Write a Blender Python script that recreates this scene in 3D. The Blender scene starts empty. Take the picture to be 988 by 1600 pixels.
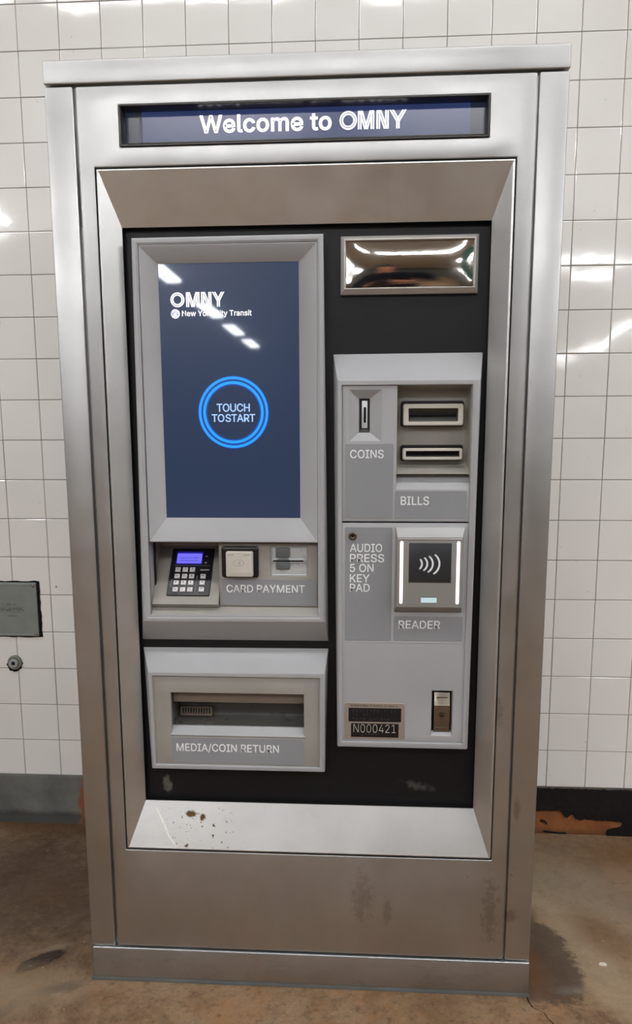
import bpy, bmesh, math, random
from mathutils import Vector, Matrix

# ------------------------------------------------------------------ camera, world, exposure
random.seed(7)
SC = bpy.context.scene
COL = SC.collection
cam_data = bpy.data.cameras.new('camera')
cam = bpy.data.objects.new('camera', cam_data)
COL.objects.link(cam)
cam_data.sensor_fit = 'HORIZONTAL'
cam_data.sensor_width = 36.0
cam_data.lens = 36.0 * 1250.0 / 988.0
cam_data.shift_y = 98.92 / 988.0
cam_data.clip_start = 0.02
RGT = Vector((0.99794217, 0.06403748, -0.00325971))
DWN = Vector((0.00758542, -0.1683839, -0.98569231))
FWD = Vector((-0.06367014, 0.98363919, -0.16852314))
cam.matrix_world = Matrix(((RGT.x, -DWN.x, -FWD.x, 0.11756),
                           (RGT.y, -DWN.y, -FWD.y, -1.4787),
                           (RGT.z, -DWN.z, -FWD.z, 1.11418),
                           (0, 0, 0, 1)))
SC.camera = cam

W = bpy.data.worlds.new('station_air')
SC.world = W
W.use_nodes = True
W.node_tree.nodes['Background'].inputs[0].default_value = (1.0, 0.98, 0.95, 1)
W.node_tree.nodes['Background'].inputs[1].default_value = 0.5
SC.view_settings.view_transform = 'Standard'
SC.view_settings.look = 'None'
SC.view_settings.gamma = 1.0
SC.view_settings.use_curve_mapping = False
SC.view_settings.exposure = 0.12
TUBE, FILL_SOFT, FILL_NEAR = 30.0, 15.0, 60.0      # brightness of the mirrored tubes, then of the added fill tubes

# ------------------------------------------------------------------ helpers (millimetres in, metres out)
def lin(r, g, b):
    f = lambda c: (c / 255 / 12.92) if c / 255 <= 0.04045 else ((c / 255 + 0.055) / 1.055) ** 2.4
    return (f(r), f(g), f(b), 1)

# the inset fittings were measured on a 1:0.985 drawing; FIT brings them to the cabinet's millimetres and depth
FIT = None
def fitted(): return Matrix(((.985, 0, 0, 1.8), (0, 1, 0, -23), (0, 0, .985, 16.7), (0, 0, 0, 1)))
class MB:
    def __init__(s):
        s.bm = bmesh.new()
    def loft(s, rings, cap0=False, cap1=False, loop=False):
        R = [[s.bm.verts.new(p) for p in r] for r in rings]
        n = len(R[0])
        pairs = list(zip(R, R[1:]))
        if loop: pairs.append((R[-1], R[0]))
        for a, b in pairs:
            for i in range(n):
                j = (i + 1) % n
                s.bm.faces.new((a[i], a[j], b[j], b[i]))
        if cap0: s.bm.faces.new(R[0])
        if cap1: s.bm.faces.new(R[-1])
        return s
    def box(s, x0, x1, y0, y1, z0, z1):
        return s.loft([rect(x0, x1, z0, z1, y0), rect(x0, x1, z0, z1, y1)], True, True)
    def cyl(s, x, z, r, y0, y1, n=24, r1=None):
        r1 = r if r1 is None else r1
        return s.loft([circ(x, z, r, y0, n), circ(x, z, r1, y1, n)], True, True)
    def plate(s, xs, zs, holes, y0, y1):
        """flat plate from y0 (front) to y1 with rectangular openings [(x0,x1,z0,z1)]"""
        xs = sorted(set(xs + [v for h in holes for v in h[:2]])); zs = sorted(set(zs + [v for h in holes for v in h[2:]]))
        V = {}
        def v(i, j, k):
            if (i, j, k) not in V: V[i, j, k] = s.bm.verts.new((xs[i], (y0, y1)[k], zs[j]))
            return V[i, j, k]
        def solid(i, j):
            if not (0 <= i < len(xs) - 1 and 0 <= j < len(zs) - 1): return False
            cx = (xs[i] + xs[i + 1]) / 2; cz = (zs[j] + zs[j + 1]) / 2
            return not any(h[0] < cx < h[1] and h[2] < cz < h[3] for h in holes)
        for i in range(len(xs) - 1):
            for j in range(len(zs) - 1):
                if not solid(i, j): continue
                for k in (0, 1):
                    s.bm.faces.new((v(i, j, k), v(i + 1, j, k), v(i + 1, j + 1, k), v(i, j + 1, k)))
                for di, dj, a, b in ((-1, 0, (i, j), (i, j + 1)), (1, 0, (i + 1, j), (i + 1, j + 1)),
                                     (0, -1, (i, j), (i + 1, j)), (0, 1, (i, j + 1), (i + 1, j + 1))):
                    if not solid(i + di, j + dj):
                        s.bm.faces.new((v(*a, 0), v(*b, 0), v(*b, 1), v(*a, 1)))
        return s
    def dome(s, x, z, r, y, h, n=8, k=2):
        rings = []
        for q in range(k):
            a = q / k * math.pi / 2
            rings.append(circ(x, z, r * math.cos(a), y - h * math.sin(a), n))
        R = [[s.bm.verts.new(p) for p in g] for g in rings]
        t = s.bm.verts.new((x, y - h, z))
        for a, b in zip(R, R[1:]):
            for i in range(n): s.bm.faces.new((a[i], a[(i + 1) % n], b[(i + 1) % n], b[i]))
        for i in range(n): s.bm.faces.new((R[-1][i], R[-1][(i + 1) % n], t))
        s.bm.faces.new(R[0])
        return s
    def build(s, name, m, parent=None, bevel=0, seg=2, smooth=False, xf=None, angle=25):
        bm = s.bm
        bmesh.ops.recalc_face_normals(bm, faces=bm.faces)
        if bevel:
            bm.edges.ensure_lookup_table()
            ed = [e for e in bm.edges if len(e.link_faces) == 2 and e.calc_face_angle(0) > math.radians(angle)]
            bmesh.ops.bevel(bm, geom=ed, offset=bevel, segments=seg, profile=0.5, affect='EDGES', clamp_overlap=True)
        if xf is not None: bm.transform(xf)
        if FIT is not None: bm.transform(FIT)
        bm.transform(Matrix.Scale(0.001, 4))
        me = bpy.data.meshes.new(name)
        bm.to_mesh(me); bm.free()
        if smooth or bevel:
            for p in me.polygons: p.use_smooth = True
            try: me.set_sharp_from_angle(angle=math.radians(40 if smooth else 28))
            except Exception: pass
        me.materials.append(m)
        return link(name, me, parent)

def link(name, me, parent=None):
    o = bpy.data.objects.new(name, me)
    COL.objects.link(o)
    if parent is not None: o.parent = parent
    return o

def rect(x0, x1, z0, z1, y): return [(x0, y, z1), (x0, y, z0), (x1, y, z0), (x1, y, z1)]
def quad(tl, tr, br, bl, y): return [(tl[0], y, tl[1]), (bl[0], y, bl[1]), (br[0], y, br[1]), (tr[0], y, tr[1])]
def circ(x, z, r, y, n=24): return [(x + r * math.cos(2 * math.pi * i / n), y, z + r * math.sin(2 * math.pi * i / n)) for i in range(n)]
def rrect(x0, x1, z0, z1, y, r, n=5):
    out = []
    for cx, cz, a0 in ((x1 - r, z1 - r, 0), (x0 + r, z1 - r, 90), (x0 + r, z0 + r, 180), (x1 - r, z0 + r, 270)):
        for i in range(n + 1):
            a = math.radians(a0 + 90 * i / n)
            out.append((cx + r * math.cos(a), y, cz + r * math.sin(a)))
    return out
def rplate(x0, x1, z0, z1, y0, y1, r=3, e=0.5):
    """thin rounded plate with softened front edge, front at y0"""
    return MB().loft([rrect(x0, x1, z0, z1, y1, r), rrect(x0, x1, z0, z1, y0 + e, r), rrect(x0 + e, x1 - e, z0 + e, z1 - e, y0, max(r - e, .1))], True, True)

def empty(name, loc=(0, 0, 0)):
    o = bpy.data.objects.new(name, None)
    o.location = loc; o.empty_display_size = 0.1
    COL.objects.link(o)
    return o
def tag(o, label, cat, group=None):
    o['label'] = label; o['category'] = cat
    if group: o['group'] = group
    return o
def struct(o):
    o['kind'] = 'structure'
    return o

# ------------------------------------------------------------------ materials
def newmat(name):
    m = bpy.data.materials.new(name); m.use_nodes = True
    nt = m.node_tree
    return m, nt, nt.nodes['Principled BSDF']
def nd(nt, kind, **kw):
    n = nt.nodes.new(kind)
    for k, v in kw.items(): setattr(n, k, v)
    return n
def noise(nt, scale, detail=4, rough=0.55, stretch=(1, 1, 1), off=(0, 0, 0), dist=0.0):
    tc = nd(nt, 'ShaderNodeTexCoord'); mp = nd(nt, 'ShaderNodeMapping')
    mp.inputs['Scale'].default_value = stretch; mp.inputs['Location'].default_value = off
    n = nd(nt, 'ShaderNodeTexNoise')
    n.inputs['Scale'].default_value = scale; n.inputs['Detail'].default_value = detail; n.inputs['Roughness'].default_value = rough
    n.inputs['Distortion'].default_value = dist
    nt.links.new(tc.outputs['Object'], mp.inputs[0]); nt.links.new(mp.outputs[0], n.inputs['Vector'])
    return n.outputs['Fac']
def mapr(nt, src, a, b, c, d):
    n = nd(nt, 'ShaderNodeMapRange')
    for i, v in enumerate((a, b, c, d)): n.inputs[i + 1].default_value = v
    nt.links.new(src, n.inputs[0])
    return n.outputs[0]
def mixc(nt, fac, a, b):
    n = nd(nt, 'ShaderNodeMix', data_type='RGBA')
    for sock, v in ((n.inputs[0], fac), (n.inputs[6], a), (n.inputs[7], b)):
        if isinstance(v, (tuple, float, int)): sock.default_value = v
        else: nt.links.new(v, sock)
    return n.outputs[2]
def mth(nt, op, a, b=None, clamp=False):
    n = nd(nt, 'ShaderNodeMath', operation=op, use_clamp=clamp)
    for i, v in enumerate((a, b)):
        if v is None: continue
        if isinstance(v, (int, float)): n.inputs[i].default_value = v
        else: nt.links.new(v, n.inputs[i])
    return n.outputs[0]
def bump(nt, p, h, strength=0.1, dist=0.001):
    b = nd(nt, 'ShaderNodeBump'); b.inputs['Strength'].default_value = strength; b.inputs['Distance'].default_value = dist
    nt.links.new(h, b.inputs['Height']); nt.links.new(b.outputs[0], p.inputs['Normal'])
def coords(nt):
    tc = nd(nt, 'ShaderNodeTexCoord'); sp = nd(nt, 'ShaderNodeSeparateXYZ')
    nt.links.new(tc.outputs['Object'], sp.inputs[0])
    return sp.outputs
def blob(nt, ax, ay, cx, cy, rx, ry, ang=0.0, wob=None, amp=0.5, soft=0.25):
    """soft 0..1 mask of an ellipse in two object coordinates, its edge roughened by wob"""
    ca, sa = math.cos(ang), math.sin(ang)
    dx = mth(nt, 'SUBTRACT', ax, cx); dy = mth(nt, 'SUBTRACT', ay, cy)
    u = mth(nt, 'ADD', mth(nt, 'MULTIPLY', dx, ca / rx), mth(nt, 'MULTIPLY', dy, sa / rx))
    v = mth(nt, 'ADD', mth(nt, 'MULTIPLY', dx, -sa / ry), mth(nt, 'MULTIPLY', dy, ca / ry))
    d = mth(nt, 'SQRT', mth(nt, 'ADD', mth(nt, 'MULTIPLY', u, u), mth(nt, 'MULTIPLY', v, v)))
    if wob is not None: d = mth(nt, 'ADD', d, mth(nt, 'MULTIPLY', mth(nt, 'SUBTRACT', wob, 0.5), amp * 4))
    return mapr(nt, d, 1 - soft, 1 + soft, 1, 0)
def paint(name, rgb, rough=0.5, spec=0.5, var=0.06, bumpy=0.0, metallic=0.0):
    m, nt, p = newmat(name)
    c = lin(*rgb)
    d = tuple(max(0, v * (1 - var)) for v in c[:3]) + (1,); e = tuple(v * (1 + var) for v in c[:3]) + (1,)
    nt.links.new(mixc(nt, mapr(nt, noise(nt, 9, 5), .35, .65, 0, 1), d, e), p.inputs['Base Color'])
    nt.links.new(mapr(nt, noise(nt, 30, 4), .3, .7, rough - .05, rough + .05), p.inputs['Roughness'])
    p.inputs['Specular IOR Level'].default_value = spec; p.inputs['Metallic'].default_value = metallic
    if bumpy: bump(nt, p, noise(nt, 900, 2), bumpy, 0.0004)
    return m
def glow(name, rgb, strength, rough=0.3):
    m, nt, p = newmat(name)
    p.inputs['Base Color'].default_value = (0.01, 0.01, 0.01, 1); p.inputs['Roughness'].default_value = rough
    p.inputs['Emission Color'].default_value = lin(*rgb); p.inputs['Emission Strength'].default_value = strength
    return m
def steel(name, rgb=(188, 188, 187), rough=0.4, rust=False, scuff=False, grime=False):
    m, nt, p = newmat(name)
    p.inputs['Metallic'].default_value = 1.0
    c = lin(*rgb)
    a = tuple(v * .93 for v in c[:3]) + (1,); b = tuple(min(1, v * 1.05) for v in c[:3]) + (1,)
    col = mixc(nt, mapr(nt, noise(nt, 7, 6, .6, (1, 1, 1)), .35, .65, 0, 1), a, b)
    rf = mapr(nt, noise(nt, 11, 6, .65), .3, .7, rough - .05, rough + .06)
    if rust or scuff:
        x, y, z = coords(nt)
    if rust:
        w = noise(nt, 70, 8, .8)
        masks = [blob(nt, x, z, .112, .205, .016, .05, 0, w, 1.6, .4), blob(nt, x, z, .163, .175, .008, .025, 0, w, .9, .3),
                 blob(nt, x, z, .368, .185, .012, .055, 0, w, 2.0, .3), blob(nt, x, z, .408, .175, .012, .012, 0, w, .9, .3),
                 blob(nt, x, z, .412, .40, .006, .022, 0, w, .5, .4), blob(nt, x, z, .365, .60, .012, .03, 0, w, .7, .4)]
        spk = mapr(nt, noise(nt, 60, 2, .5), .70, .75, 0, .8)
        reg = blob(nt, x, z, .33, .16, .15, .13, 0, None, 0, .4)
        mask = mth(nt, 'MULTIPLY', spk, reg)
        for q in masks: mask = mth(nt, 'MAXIMUM', mask, mth(nt, 'MULTIPLY', q, .42))
        col = mixc(nt, mask, col, lin(120, 86, 48))
        rf = mth(nt, 'ADD', rf, mth(nt, 'MULTIPLY', mask, .25))
    if scuff:
        w = noise(nt, 55, 5, .75)
        reg = blob(nt, x, z, -.25, .33, .10, .05, 0, w, .5, .5)
        s2 = mapr(nt, noise(nt, 26, 8, .7, (1, 1, 3), dist=1.5), .45, .7, 0, 1)
        col = mixc(nt, mth(nt, 'MULTIPLY', mth(nt, 'MULTIPLY', reg, s2), .5), col, lin(228, 222, 212))
        dots = mth(nt, 'MULTIPLY', mapr(nt, noise(nt, 130, 2, .5), .66, .70, 0, 1), blob(nt, x, z, -.22, .33, .07, .05, 0, None, 0, .4))
        rst = mth(nt, 'MAXIMUM', blob(nt, x, z, -.232, .362, .013, .006, 0, w, .8, .3), blob(nt, x, z, -.212, .358, .006, .006, 0, w, .8, .3))
        scr = mth(nt, 'MAXIMUM', blob(nt, x, z, -.292, .345, .026, .0016, -1.05, w, .5, .5), blob(nt, x, z, -.275, .316, .014, .0016, -.85, w, .5, .5))
        col = mixc(nt, scr, col, lin(240, 238, 232))
        col = mixc(nt, mth(nt, 'MAXIMUM', dots, rst), col, lin(96, 76, 50))
    if grime:
        g = mapr(nt, noise(nt, 14, 8, .75, (1, 1, 2.5), dist=.8), .52, .68, 0, .45)
        col = mixc(nt, g, col, lin(150, 148, 142)); rf = mth(nt, 'ADD', rf, mth(nt, 'MULTIPLY', g, .3))
        col = mixc(nt, mapr(nt, noise(nt, 60, 4, .7, (1, 1, 2)), .7, .76, 0, .6), col, lin(222, 220, 214))
    nt.links.new(col, p.inputs['Base Color'])
    nt.links.new(rf, p.inputs['Roughness'])
    bump(nt, p, noise(nt, 420, 3), .05, 0.0005)
    return m

M_STEEL = steel('brushed_steel')
M_STEEL_DOOR = steel('brushed_steel_with_rust', rust=True)
M_STEEL_SILL = steel('brushed_steel_scuffed', (214, 214, 212), .42, scuff=True)
M_STEEL_DARK = steel('worn_steel', (150, 140, 128), .3)
M_CHROME = steel('polished_mirror', (225, 222, 216), .06)
M_GREY = paint('grey_powder_coat', (162, 163, 165), .42, .5, .03, .06)
M_LABEL = paint('label_grey', (138, 140, 143), .45, .5, .03, .03)
M_BAY = paint('bay_grey', (150, 147, 140), .4, .5, .05)
M_PLATE = paint('charcoal_face_plate', (20, 21, 24), .42, .3, .10, .05)
def smear(m):
    nt = m.node_tree; p = nt.nodes['Principled BSDF']
    x, y, z = coords(nt); w = noise(nt, 90, 5, .7)
    old = p.inputs['Base Color'].links[0].from_socket
    k = mth(nt, 'MAXIMUM', blob(nt, x, z, -.289, .416, .007, .014, .2, w, .8, .5), mth(nt, 'MULTIPLY', blob(nt, x, z, .222, .425, .022, .006, -.2, w, 1.2, .6), .5))
    nt.links.new(mixc(nt, mth(nt, 'MULTIPLY', k, .55), old, lin(120, 120, 112)), p.inputs['Base Color'])
smear(M_PLATE)
M_BLACK = paint('black_plastic', (18, 18, 20), .35, .5, .1)
M_GAP = paint('dark_gap', (14, 14, 14), .7, .2, .1)
M_WHITE = paint('white_lettering', (236, 238, 240), .5, .4, .01)
M_CREAM = paint('ivory_plastic', (200, 196, 186), .4, .5, .03)
M_SILVER = paint('silver_plastic', (192, 196, 198), .3, .6, .05, 0, .2)
M_MIDGREY = paint('mid_grey_plastic', (92, 97, 98), .4, .5, .05)
M_HOOD = paint('brown_grey_flap', (120, 108, 96), .45, .5, .06)
M_TRAY = paint('tray_grey', (104, 102, 98), .3, .5, .06)
M_BRAILLE = M_LABEL
M_BRASS = paint('brown_metal', (96, 84, 74), .35, .5, .1, 0, .8)

# ------------------------------------------------------------------ lettering: outlines of the characters the signs use
GLYPHS = {
    '/': (249, '235,533 71,-76 14,-76 178,533'),
    '0': (453, '227,-7 191,-3 158,7 130,24 105,48 85,77 69,113 57,155 50,202 48,254 50,306 57,353 69,395 85,431 106,461 130,484 159,502 191,512 227,516 262,512 295,502 323,484 348,461 368,431 384,395 396,353 403,306 405,254 403,202 396,155 384,113 368,77 348,48 323,24 295,7 263,-3|227,50 250,52 271,60 290,74 306,92 320,116 330,144 338,176 342,213 344,254 342,295 338,332 330,365 320,393 306,416 290,435 271,449 250,457 227,460 203,457 182,449 163,435 147,416 134,393 123,365 115,332 111,295 109,254 111,213 115,176 123,144 134,116 147,92 163,74 182,60 203,52'),
    '1': (453, '76,0 76,55 391,55 391,0|276,509 276,0 212,0 212,448 209,448 86,358 86,427 198,509'),
    '2': (453, '64,0 64,47 234,229 282,282 294,298 303,312 311,327 316,341 319,356 320,371 319,389 315,405 308,419 298,431 287,441 273,449 258,455 241,458 224,460 205,458 188,454 172,447 159,438 148,427 139,413 132,398 128,381 127,362 66,362 68,391 75,418 86,442 102,464 121,482 143,496 168,507 196,513 225,516 254,513 281,507 306,497 328,482 346,465 361,445 372,423 379,398 381,372 380,354 377,336 371,318 363,299 351,280 336,259 317,235 294,209 267,180 153,60 153,57 389,57 389,0'),
    '3': (453, '218,-7 188,-5 159,1 133,10 108,22 88,38 70,57 57,79 48,104 44,132 109,132 112,115 118,100 126,87 137,76 150,66 165,59 182,54 200,51 219,50 239,51 258,55 275,61 291,69 304,80 315,93 323,108 328,125 329,145 328,163 323,180 316,196 306,211 292,223 275,234 254,241 229,246 201,248 157,248 157,299 288,448 288,452 70,452 70,509 372,509 372,461 211,278 211,289 247,290 279,286 308,276 333,262 354,244 371,222 383,198 391,173 393,145 390,116 383,90 370,66 354,45 333,27 309,12 281,2 251,-5'),
    '4': (453, '40,105 40,158 247,509 311,509 109,166 109,163 413,163 413,105|282,0 282,121 282,146 282,318 343,318 343,0'),
    '5': (453, '221,-7 192,-5 165,1 140,11 118,25 99,41 83,60 71,82 63,105 60,130 122,130 125,115 130,102 138,89 148,78 160,68 173,60 188,54 204,51 221,50 241,51 259,56 276,64 291,75 304,89 314,104 322,122 326,141 328,162 326,183 321,203 314,221 303,237 290,251 275,262 257,270 238,275 218,277 201,276 184,273 167,268 152,262 139,255 128,246 67,253 96,509 366,509 366,452 151,452 134,301 136,301 148,311 162,318 178,325 194,330 212,333 229,334 252,332 274,328 294,321 313,311 330,299 345,285 358,269 370,251 379,231 386,210 390,187 391,163 388,132 381,102 369,76 352,52 332,32 309,15 282,3 253,-4'),
    '6': (453, '226,-7 196,-4 168,3 142,15 119,31 100,51 84,74 73,101 66,130 64,162 65,187 71,212 80,239 93,268 112,302 137,340 252,509 322,509 151,261 145,261 165,288 196,307 208,311 221,313 235,314 265,312 291,305 316,295 337,280 355,262 370,240 380,215 387,187 389,157 387,127 379,98 368,73 352,50 333,30 310,14 284,3 257,-4|226,48 245,50 263,55 279,63 293,73 304,86 314,101 322,119 326,137 327,157 326,178 322,196 314,213 304,228 293,241 279,251 263,259 245,264 226,265 207,264 190,259 174,252 160,241 148,229 138,214 131,197 126,179 125,158 126,138 131,119 138,102 148,86 160,73 174,63 190,55 207,50'),
    '7': (453, '97,0 323,448 323,452 62,452 62,509 391,509 391,449 165,0'),
    '8': (453, '226,-7 193,-5 163,1 136,11 111,25 91,42 74,62 62,84 54,109 52,135 53,156 58,176 65,195 75,212 87,228 101,241 117,252 134,260 153,265 153,267 129,276 109,289 93,308 80,330 73,354 70,380 73,405 79,429 90,450 106,469 124,485 146,498 170,508 197,514 226,516 255,514 282,508 306,498 328,485 346,469 361,450 373,429 379,405 382,380 379,354 372,330 359,308 343,289 323,276 300,267 300,265 319,260 335,252 351,241 365,228 377,212 387,195 395,176 399,156 401,135 398,109 391,84 378,62 362,42 341,25 317,11 289,1 259,-5|226,49 248,50 267,54 285,60 300,69 313,79 323,91 331,106 335,121 337,139 335,157 330,173 322,189 312,202 298,213 283,223 265,230 247,234 226,235 206,234 187,230 169,223 154,213 140,202 130,189 122,173 117,157 115,139 117,121 121,106 129,91 139,79 152,69 167,60 185,54 205,50|226,290 244,291 260,294 274,300 287,308 298,318 307,330 314,344 318,359 319,376 318,392 314,407 308,420 299,432 288,442 275,449 260,455 244,459 226,460 208,459 192,455 177,449 164,442 153,432 145,420 138,407 134,392 133,376 134,359 138,344 145,330 154,318 165,308 178,300 193,294 209,291'),
    '9': (453, '226,516 256,513 285,506 310,494 333,478 352,458 368,434 380,408 387,378 389,347 387,322 382,296 373,270 359,240 340,207 315,168 200,0 130,0 301,248 307,248 287,221 257,202 245,198 232,195 218,195 188,197 161,203 137,214 116,229 98,247 83,269 72,294 66,321 64,352 66,382 73,411 85,436 101,459 120,479 143,494 168,506 196,513|226,460 207,459 190,454 174,446 160,435 148,423 138,407 131,390 127,372 125,352 127,331 131,313 138,295 148,280 160,268 174,257 190,250 207,245 226,243 245,245 263,249 279,257 293,267 305,280 314,295 322,312 326,330 327,350 326,371 322,390 314,407 305,422 293,435 279,446 263,454 245,459'),
    'A': (480, '16,0 201,509 276,509 463,0 395,0 287,302 264,372 232,478 245,478 213,371 191,302 85,0|110,142 110,199 370,199 370,142'),
    'B': (456, '60,0 60,509 241,509 274,507 304,501 329,491 350,477 367,461 381,442 390,421 396,398 398,374 397,353 393,336 387,320 378,307 368,295 356,286 343,278 329,272 315,267 315,262 331,260 347,254 363,245 378,234 391,220 402,203 411,184 416,161 418,136 416,111 410,88 400,67 386,48 368,31 344,18 317,8 284,2 247,0|125,57 245,57 281,60 309,67 330,80 344,96 353,115 355,137 354,153 350,169 342,184 333,197 320,209 306,218 289,225 269,229 248,231 125,231|125,285 238,285 256,287 273,290 288,296 302,304 314,314 323,326 330,340 335,355 336,372 333,393 326,412 313,429 294,442 270,449 240,452 125,452'),
    'C': (510, '267,-7 225,-3 186,7 150,25 119,49 92,79 70,115 53,157 44,203 40,254 44,305 53,352 70,393 92,429 119,459 150,484 186,501 225,512 267,516 293,514 317,511 340,504 362,496 383,485 402,471 419,456 435,438 448,418 459,397 467,373 473,348 408,348 404,365 397,380 389,395 380,407 369,418 357,428 344,437 330,444 315,449 300,453 284,455 267,456 237,453 209,445 184,432 161,414 141,391 125,364 113,332 106,295 103,254 106,213 113,177 125,145 141,117 161,94 184,76 210,63 237,56 267,53 284,54 300,56 315,60 330,65 344,72 357,81 369,90 380,102 389,114 397,128 404,144 408,160 473,160 467,135 459,112 448,91 435,71 420,53 402,38 383,24 363,13 341,5 317,-2 293,-6'),
    'D': (502, '219,0 96,0 96,57 215,57 254,60 288,68 318,81 343,99 363,122 379,149 390,181 397,216 399,255 397,294 390,329 379,361 364,388 344,410 320,428 291,441 258,449 221,452 93,452 93,509 225,509 273,505 315,495 353,478 385,455 412,426 433,391 449,351 458,306 462,255 458,205 449,159 433,119 411,83 384,54 351,31 312,14 268,3|125,509 125,0 60,0 60,509'),
    'E': (419, '60,0 60,509 372,509 372,452 125,452 125,286 355,286 355,229 125,229 125,57 375,57 375,0'),
    'H': (517, '60,0 60,509 125,509 125,289 392,289 392,509 457,509 457,0 392,0 392,232 125,232 125,0'),
    'I': (301, '31,0 31,57 118,57 118,452 31,452 31,509 269,509 269,452 183,452 183,57 269,57 269,0'),
    'K': (466, '104,145 104,216 139,261 174,303 212,344 364,509 448,509 231,276 228,276|60,0 60,509 125,509 125,334 124,225 125,193 125,0|372,0 188,259 228,309 449,0'),
    'L': (393, '60,0 60,509 125,509 125,57 361,57 361,0'),
    'M': (628, '60,0 60,509 152,509 277,187 287,159 299,123 311,84 322,49 307,49 318,83 330,121 342,158 352,187 476,509 568,509 568,0 504,0 504,291 504,327 505,369 506,413 507,457 513,457 498,409 482,363 467,322 456,291 342,0 286,0 170,291 159,321 145,361 129,408 112,457 119,457 120,416 121,372 122,328 122,291 122,0'),
    'N': (524, '60,0 60,509 136,509 343,183 363,151 388,107 414,55 405,54 401,108 399,157 399,195 399,509 463,509 463,0 387,0 202,290 177,331 148,381 108,452 119,454 122,384 124,328 125,291 125,0'),
    'O': (533, '267,-7 225,-3 186,7 150,25 119,49 92,79 70,115 53,157 44,203 40,254 44,305 53,352 70,393 92,429 119,459 150,484 186,501 225,512 267,516 309,512 348,501 384,484 415,459 442,429 464,393 480,352 490,305 493,254 490,203 480,157 464,115 442,79 415,49 384,25 348,7 309,-3|267,53 296,55 324,63 349,76 372,94 392,116 408,144 420,176 428,213 430,254 428,295 420,332 408,365 392,392 372,415 349,433 324,446 296,453 267,456 237,453 210,445 184,433 161,415 142,392 125,364 113,332 106,295 103,254 106,213 113,176 125,144 142,117 161,94 184,76 210,63 237,55'),
    'P': (444, '60,0 60,509 235,509 272,506 305,499 332,487 356,471 375,452 390,430 400,404 407,377 409,348 407,318 400,291 390,265 375,243 356,223 332,207 305,195 272,188 235,186 109,186 109,242 233,242 257,244 279,248 297,256 312,266 324,279 333,294 339,310 343,328 344,348 343,367 339,385 333,402 324,416 312,428 297,439 279,446 257,451 232,452 125,452 125,0'),
    'R': (449, '60,0 60,509 236,509 273,506 305,500 333,489 356,473 376,455 390,433 401,408 407,381 409,352 407,323 401,296 390,271 376,250 356,232 333,217 305,206 273,200 236,198 96,198 96,255 234,255 258,256 280,260 298,267 313,276 325,287 334,300 340,316 344,333 345,352 344,371 340,389 334,405 325,419 313,430 298,440 279,446 258,451 233,452 125,452 125,0|353,0 230,229 303,229 428,0'),
    'S': (447, '224,-9 188,-7 156,-1 128,9 102,23 81,40 64,60 51,83 42,109 38,137 104,137 108,118 114,102 123,88 136,76 150,66 166,59 185,53 204,50 224,49 246,50 267,54 286,60 303,69 317,79 329,92 338,106 344,122 346,139 344,154 340,168 332,179 322,189 310,197 296,205 245,222 184,239 145,253 112,269 86,289 67,313 56,341 52,372 54,400 62,425 75,448 92,468 113,484 138,498 165,508 195,514 227,516 259,514 289,508 316,498 340,484 360,468 377,449 390,427 398,403 401,378 337,378 332,402 320,421 302,437 280,449 254,456 225,459 204,457 185,454 167,448 152,440 139,430 129,418 121,405 117,391 115,376 117,359 122,345 131,334 142,324 155,315 169,308 212,293 264,279 312,264 328,256 344,248 359,238 372,226 384,213 395,198 402,180 407,161 408,139 406,112 399,87 386,64 370,43 349,25 323,11 294,0 261,-7'),
    'T': (448, '32,452 32,509 417,509 417,452 257,452 257,0 193,0 193,452'),
    'U': (517, '259,-8 220,-6 186,2 154,15 126,33 103,55 85,80 71,108 63,140 60,173 60,509 124,509 124,178 126,155 132,133 141,113 153,95 169,80 187,68 208,59 232,53 259,52 285,53 309,59 331,68 349,80 364,95 377,113 385,133 391,155 393,178 393,509 457,509 457,173 454,140 446,108 433,80 414,55 391,33 363,15 332,2 297,-6'),
    'W': (686, '155,0 16,509 82,509 163,196 175,145 187,94 197,40 189,40 200,94 211,145 224,196 306,509 380,509 462,196 474,145 486,94 497,40 488,40 499,94 510,145 523,196 603,509 670,509 530,0 455,0 368,323 351,391 336,475 350,475 335,395 318,323 230,0'),
    'Y': (472, '203,0 203,208 16,509 91,509 192,344 222,292 250,230 224,230 251,293 280,344 381,509 455,509 268,208 268,0'),
    'a': (389, '160,-9 137,-7 115,-3 94,5 76,15 60,29 48,45 38,63 32,84 30,108 32,128 36,146 43,161 53,174 64,184 78,193 92,200 108,206 125,211 178,220 234,227 265,235 276,255 276,257 275,272 272,285 267,297 260,307 251,315 240,322 227,327 212,330 196,331 178,330 163,327 149,322 118,301 100,274 41,291 51,313 64,331 79,346 95,358 114,368 133,375 153,380 173,383 194,384 239,379 255,375 271,369 286,360 300,350 312,336 322,320 330,301 335,278 337,251 337,0 277,0 277,52 272,52 252,25 242,16 229,8 215,1 199,-4 181,-7|170,45 192,47 211,51 228,59 242,68 254,80 263,93 270,108 274,122 276,138 276,190 259,182 231,176 200,171 175,168 134,159 122,153 112,147 103,139 97,130 93,118 92,105 93,93 96,82 102,72 109,64 119,57 130,52 142,48 156,46'),
    'c': (396, '207,-8 174,-5 144,3 117,16 93,35 72,58 56,85 44,116 37,150 34,187 37,225 44,260 56,291 72,318 93,341 117,360 144,374 174,382 207,384 226,384 243,381 260,377 276,371 291,364 305,356 318,346 330,335 340,322 349,308 356,293 362,277 303,262 290,289 270,311 242,325 207,330 184,328 163,321 145,310 130,296 118,278 108,258 102,236 98,212 96,187 98,163 102,139 108,117 118,97 130,80 145,66 163,55 184,49 207,46 243,52 271,66 292,89 304,117 363,102 357,86 350,70 341,56 331,43 319,32 306,21 292,12 277,5 261,-1 244,-5 226,-7'),
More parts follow.
